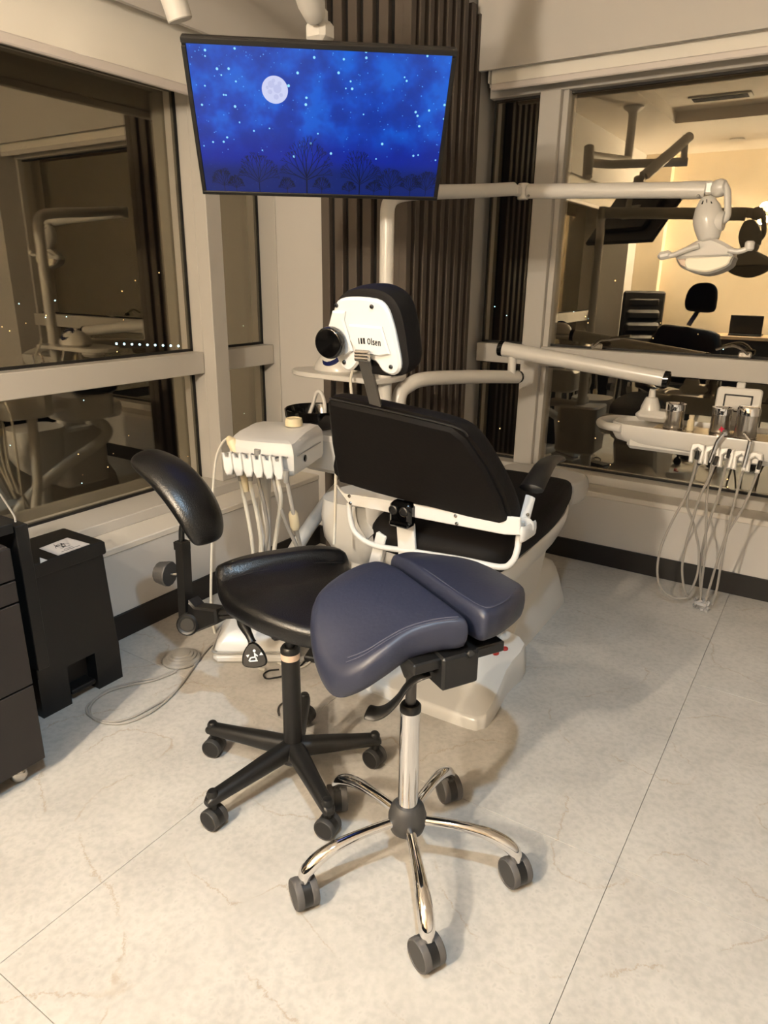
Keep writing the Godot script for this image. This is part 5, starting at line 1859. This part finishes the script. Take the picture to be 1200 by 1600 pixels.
func build_floor_things() -> void:
	# ---- foot pedal with its long loop of cable
	var p := ony(284, 1032, 0.0)
	var t := thing("foot_control", "round grey ribbed foot pedal with a long looping floor cable", "foot pedal", p)
	var g := Geo.new()
	g.lathe([Vector2(0, 0.002), Vector2(0.074, 0.002), Vector2(0.077, 0.008), Vector2(0.074, 0.016), Vector2(0.062, 0.020), Vector2(0.060, 0.026), Vector2(0.050, 0.027), Vector2(0.048, 0.032), Vector2(0.037, 0.033), Vector2(0.035, 0.038), Vector2(0.020, 0.039), Vector2(0, 0.040)], Transform3D(Basis(), p), 36)
	obj("pedal_disc", g, mats.grey_plastic, t, 30.0)
	for k in 2:
		g = Geo.new()
		var c := PackedVector3Array()
		for q in [[276, 1049], [262, 1055], [240, 1063], [200, 1071], [168, 1081], [147, 1095], [140, 1110], [148, 1124], [175, 1131], [205, 1127], [240, 1110], [270, 1085], [295, 1053], [315, 1025], [331, 1008], [345, 1002]]:
			c.append(ony(q[0] + k * 3.0 - (k * 8.0 if q[1] > 1100 else 0.0), q[1] - k * 4.0, 0.006))
		g.tube(smooth(c, 6), 0.0042, 8)
		obj("cable", g, mats.hose_grey, t)
	# ---- connection box under the stool
	var a := ony(343, 1040, 0.0)
	var b := ony(450, 1040, 0.0)
	var dx := (b - a).normalized()
	var dz := Vector3(-dx.z, 0, dx.x) * -1.0
	if dz.z > 0.0:
		dz = -dz
	var m := (a + b) / 2.0 + dz * 0.12
	t = thing("connection_box", "white floor connection box with round cap and cables behind the black stool", "floor box", m)
	var B := Basis(dx, Vector3.UP, -dz)
	g = Geo.new()
	g.box(m + Vector3(0, 0.028, 0), Vector3(0.33, 0.055, 0.24), 0.02, B)
	obj("base_tray", g, mats.white_plastic, t)
	g = Geo.new()
	var rings := []
	for l in [[0.050, 0.31, 0.225], [0.064, 0.32, 0.235], [0.095, 0.30, 0.215], [0.125, 0.25, 0.17], [0.134, 0.22, 0.14]]:
		var ring := PackedVector3Array()
		for q in rrect(l[1], l[2], 0.03, 4):
			ring.append(m + B * Vector3(q.x, l[0], q.y))
		rings.append(ring)
	g.loft(rings)
	obj("cover", g, mats.white_plastic, t, 30.0)
	g = Geo.new()
	g.lathe([Vector2(0, 0.12), Vector2(0.045, 0.125), Vector2(0.045, 0.140), Vector2(0.040, 0.144), Vector2(0, 0.144)], Transform3D(Basis(), m + dx * -0.01), 24)
	obj("round_cap", g, mats.grey_plastic, t)
	g = Geo.new()
	var rim := PackedVector3Array()
	for q in rrect(0.335, 0.245, 0.03, 4):
		rim.append(m + B * Vector3(q.x, 0.058, q.y))
	rim.append(rim[0])
	g.tube(rim, 0.005, 6)
	obj("rubber_edge", g, mats.grey_plastic, t)
	var cords := [[[[436, 1046], [420, 1048], [412, 1054], [416, 1060], [430, 1059], [448, 1054], [470, 1040], [492, 1012]], mats.wire_black, 0.0035], [[[425, 1030], [450, 1038], [478, 1030], [500, 1008], [520, 985]], mats.hose_grey, 0.005], [[[432, 1034], [456, 1044], [480, 1038], [505, 1010]], mats.hose_light, 0.004], [[[436, 1118], [434, 1110], [437, 1102], [446, 1096]], mats.hose_dark, 0.003]]
	for i in cords.size():
		var lab: String = ["black cord curled on the floor left of the black column", "thick grey cable leaving the floor box", "pale cable leaving the floor box", "short dark wire loop at the foot of the black column"][i]
		var pts := PackedVector3Array()
		for q in cords[i][0]:
			pts.append(ony(q[0], q[1], 0.006))
		var w := thing("floor_cable", lab, "cable", pts[0])
		g = Geo.new()
		g.tube(smooth(pts, 5), cords[i][2], 8)
		obj("cord", g, cords[i][1], w)
	# ---- flat black foot plate behind the column
	var fp := ony(500, 1032, 0.0)
	t = thing("foot_plate", "flat black foot switch on the floor behind the black column", "foot pedal", fp)
	g = Geo.new()
	g.box(fp + Vector3(0.02, 0.014, -0.06), Vector3(0.20, 0.028, 0.16), 0.006, Basis(Vector3.UP, 0.35))
	g.box(fp + Vector3(0.02, 0.034, -0.08), Vector3(0.15, 0.016, 0.10), 0.005, Basis(Vector3.UP, 0.35))
	obj("switch_body", g, mats.black_plastic, t)


func build_back_of_room() -> void:
	# what the night windows mirror: the warm wall behind the photographer and its furniture
	var wc: Vector3 = (WARM_LAMPS[0] + WARM_LAMPS[1]) / 2.0
	var wt := thing("wall_lamp", "wall lamp with two bare globes, mirrored at the right edge of the frame", "lamp", wc)
	var wg := Geo.new()
	rod(wg, wc + Vector3(0, 0, -0.02), Vector3(wc.x, wc.y, 1.749), 0.012, 12)
	rod(wg, Vector3(wc.x, wc.y, 1.73), Vector3(wc.x, wc.y, 1.749), 0.05, 20)
	rod(wg, wc + Vector3(0, -0.03, 0), wc + Vector3(0, 0.03, 0), 0.016, 14)
	obj("wall_bracket", wg, mats.steel, wt)
	for at in WARM_LAMPS:
		wg = Geo.new()
		wg.lathe([Vector2(0, -0.038), Vector2(0.020, -0.033), Vector2(0.034, -0.018), Vector2(0.038, 0.0), Vector2(0.034, 0.018), Vector2(0.020, 0.033), Vector2(0, 0.038)], Transform3D(Basis(), at), 20)
		obj("lamp_bulb", wg, mats.lamp_bulb_glow, wt)
	for i in 2:
		var at: Vector3 = DOWNLIGHTS[i]
		var cy := at.y
		var t := thing("downlight", ["round ceiling downlight inside the recessed tray", "round warm ceiling downlight behind the photographer"][i], "lamp", Vector3(at.x, cy, at.z))
		var g := Geo.new()
		g.lathe([Vector2(0.05, -0.001), Vector2(0.075, -0.001), Vector2(0.075, -0.012), Vector2(0.05, -0.014)], Transform3D(Basis(), Vector3(at.x, cy, at.z)), 28)
		obj("trim_ring", g, mats.white_matt, t)
		g = Geo.new()
		g.lathe([Vector2(0, -0.002), Vector2(0.05, -0.002), Vector2(0.05, -0.010), Vector2(0, -0.010)], Transform3D(Basis(), Vector3(at.x, cy, at.z)), 24)
		obj("light_disc_glow", g, mats.downlight_glow, t)
	# lettering on the wall
	var tm := TextMesh.new()
	var font := SystemFont.new()
	font.font_names = PackedStringArray(["Droid Serif"])
	font.font_weight = 700
	font.font_italic = true
	tm.font = font
	tm.text = "O"
	tm.font_size = 64
	tm.pixel_size = 0.0018
	tm.depth = 0.012
	tm.material = mats.print_black
	var lt := thing("wall_letter", "dark serif letter O on the warm wall, mirrored in the right window", "letter", Vector3(-1.07, 2.06, 1.74))
	var lm := MeshInstance3D.new()
	lm.name = "letter_shape"
	lm.mesh = tm
	lm.rotation.y = PI
	lt.add_child(lm)
	# armchair
	var c := Vector3(-1.96, 0, 0.86)
	var t := thing("office_chair", "high-backed black leather office chair mirrored in the right window", "chair", c)
	var R := Basis(Vector3.UP, deg_to_rad(-32.0))
	var g := Geo.new()
	for k in 5:
		g.box(c + R * Vector3(0, 0.66 + k * 0.145, 0.22 + 0.02 * k), Vector3(0.46 - 0.015 * k, 0.135, 0.10), 0.04, R)
	obj("backrest", g, mats.black_leather, t)
	g = Geo.new()
	g.box(c + R * Vector3(0, 0.97, 0.29), Vector3(0.50, 0.80, 0.05), 0.03, R)
	obj("back_shell", g, mats.black_plastic, t)
	g = Geo.new()
	g.box(c + R * Vector3(0, 0.49, -0.04), Vector3(0.52, 0.13, 0.50), 0.05, R)
	obj("seat", g, mats.black_leather, t)
	g = Geo.new()
	rod(g, c + Vector3(0, 0.1, 0), c + Vector3(0, 0.43, 0), 0.03, 14)
	obj("column", g, mats.black_plastic, t)
	for k in 5:
		g = Geo.new()
		var d := Vector3(cos(TAU * k / 5.0), 0, sin(TAU * k / 5.0))
		g.tube(PackedVector3Array([c + Vector3(0, 0.10, 0), c + d * 0.28 + Vector3(0, 0.075, 0)]), 0.022, 8)
		rod(g, c + d * 0.28 + Vector3(0, 0.03, 0) - d.cross(Vector3.UP) * 0.02, c + d * 0.28 + Vector3(0, 0.03, 0) + d.cross(Vector3.UP) * 0.02, 0.03, 14)
		obj("leg", g, mats.black_plastic, t)
	for s in [-1.0, 1.0]:
		g = Geo.new()
		g.tube(smooth(PackedVector3Array([c + R * Vector3(0.27 * s, 0.50, -0.15), c + R * Vector3(0.29 * s, 0.68, -0.17), c + R * Vector3(0.29 * s, 0.70, 0.05), c + R * Vector3(0.26 * s, 0.70, 0.24)]), 4), 0.022, 8)
		obj("armrest", g, mats.black_plastic, t)
	# counter with a laptop
	t = thing("reception_counter", "dark counter with a pale wooden top mirrored in the right window", "counter", Vector3(-0.4, 0, 1.4))
	g = Geo.new()
	g.span(Vector3(-1.75, 0.0, 1.22), Vector3(0.9, 0.86, 1.66), 0.004)
	obj("counter_body", g, mats.bin_black, t)
	g = Geo.new()
	g.span(Vector3(-1.35, 0.862, 1.18), Vector3(0.92, 0.90, 1.68), 0.004)
	obj("counter_top", g, mats.desk_wood, t)
	t = thing("laptop", "open dark laptop on the wooden counter top", "laptop", Vector3(-1.0, 0.901, 1.40))
	g = Geo.new()
	g.box(Vector3(-1.0, 0.911, 1.40), Vector3(0.34, 0.018, 0.24), 0.004)
	obj("keyboard", g, mats.black_plastic, t)
	g = Geo.new()
	g.box(Vector3(-1.0, 1.02, 1.30), Vector3(0.34, 0.22, 0.012), 0.004, Basis(Vector3(1, 0, 0), -0.2))
	obj("lid", g, mats.black_plastic, t)


func build_outside() -> void:
	# the night town below and beyond the glass
	var rg := RandomNumberGenerator.new()
	rg.seed = 91
	var sm := SphereMesh.new()
	sm.radius = 0.5
	sm.height = 1.0
	sm.radial_segments = 8
	sm.rings = 4
	var kinds := ["city_light_warm", "city_light_cool", "city_light_red"]
	for k in 3:
		var xf: Array[Transform3D] = []
		for i in [120, 70, 5][k]:
			var left := rg.randf() < 0.6
			var d := rg.randf_range(240.0, 900.0)
			var a := deg_to_rad(rg.randf_range(28.0, 88.0) if left else rg.randf_range(-16.0, 30.0))
			var e := deg_to_rad(rg.randf_range(-17.0, -0.5) if rg.randf() < 0.75 else rg.randf_range(-4.0, 0.0))
			xf.append(Transform3D(Basis().scaled(Vector3.ONE * d * rg.randf_range(0.0006, 0.0015)), EYE + Vector3(-sin(a) * d, tan(e) * d, -cos(a) * d)))
		var mm := MultiMesh.new()
		mm.transform_format = MultiMesh.TRANSFORM_3D
		var own := sm.duplicate()
		own.material = mats[kinds[k]]
		mm.mesh = own
		mm.instance_count = xf.size()
		for i in xf.size():
			mm.set_instance_transform(i, xf[i])
		var o := MultiMeshInstance3D.new()
		o.name = "city_lights_" + ["warm", "cool", "red"][k]
		o.multimesh = mm
		o.set_meta("kind", "stuff")
		o.set_meta("label", ["scattered warm yellow town lights far outside the dark windows", "scattered cool white town lights far outside the dark windows", "few small red town lights far outside the dark windows"][k])
		o.set_meta("category", "town lights")
		add_child(o)
	for i in 11:        # a straight row of road lamps seen through the left window
		var d := ray(182.0 + i * 12.1, 537.0 + i * 0.45)
		var t := thing("road_lamp", "%s white road lamp from the left in the row beyond the left window" % ["first", "second", "third", "fourth", "fifth", "sixth", "seventh", "eighth", "ninth", "tenth", "eleventh"][i], "street lamp", EYE + d * 260.0, "road lamps in a row beyond the left window")
		var g := Geo.new()
		var at := EYE + d * 260.0
		g.lathe([Vector2(0, -0.42), Vector2(0.3, -0.3), Vector2(0.42, 0), Vector2(0.3, 0.3), Vector2(0, 0.42)], Transform3D(Basis(), at), 8)
		obj("lamp_glow", g, mats.city_light_cool, t)
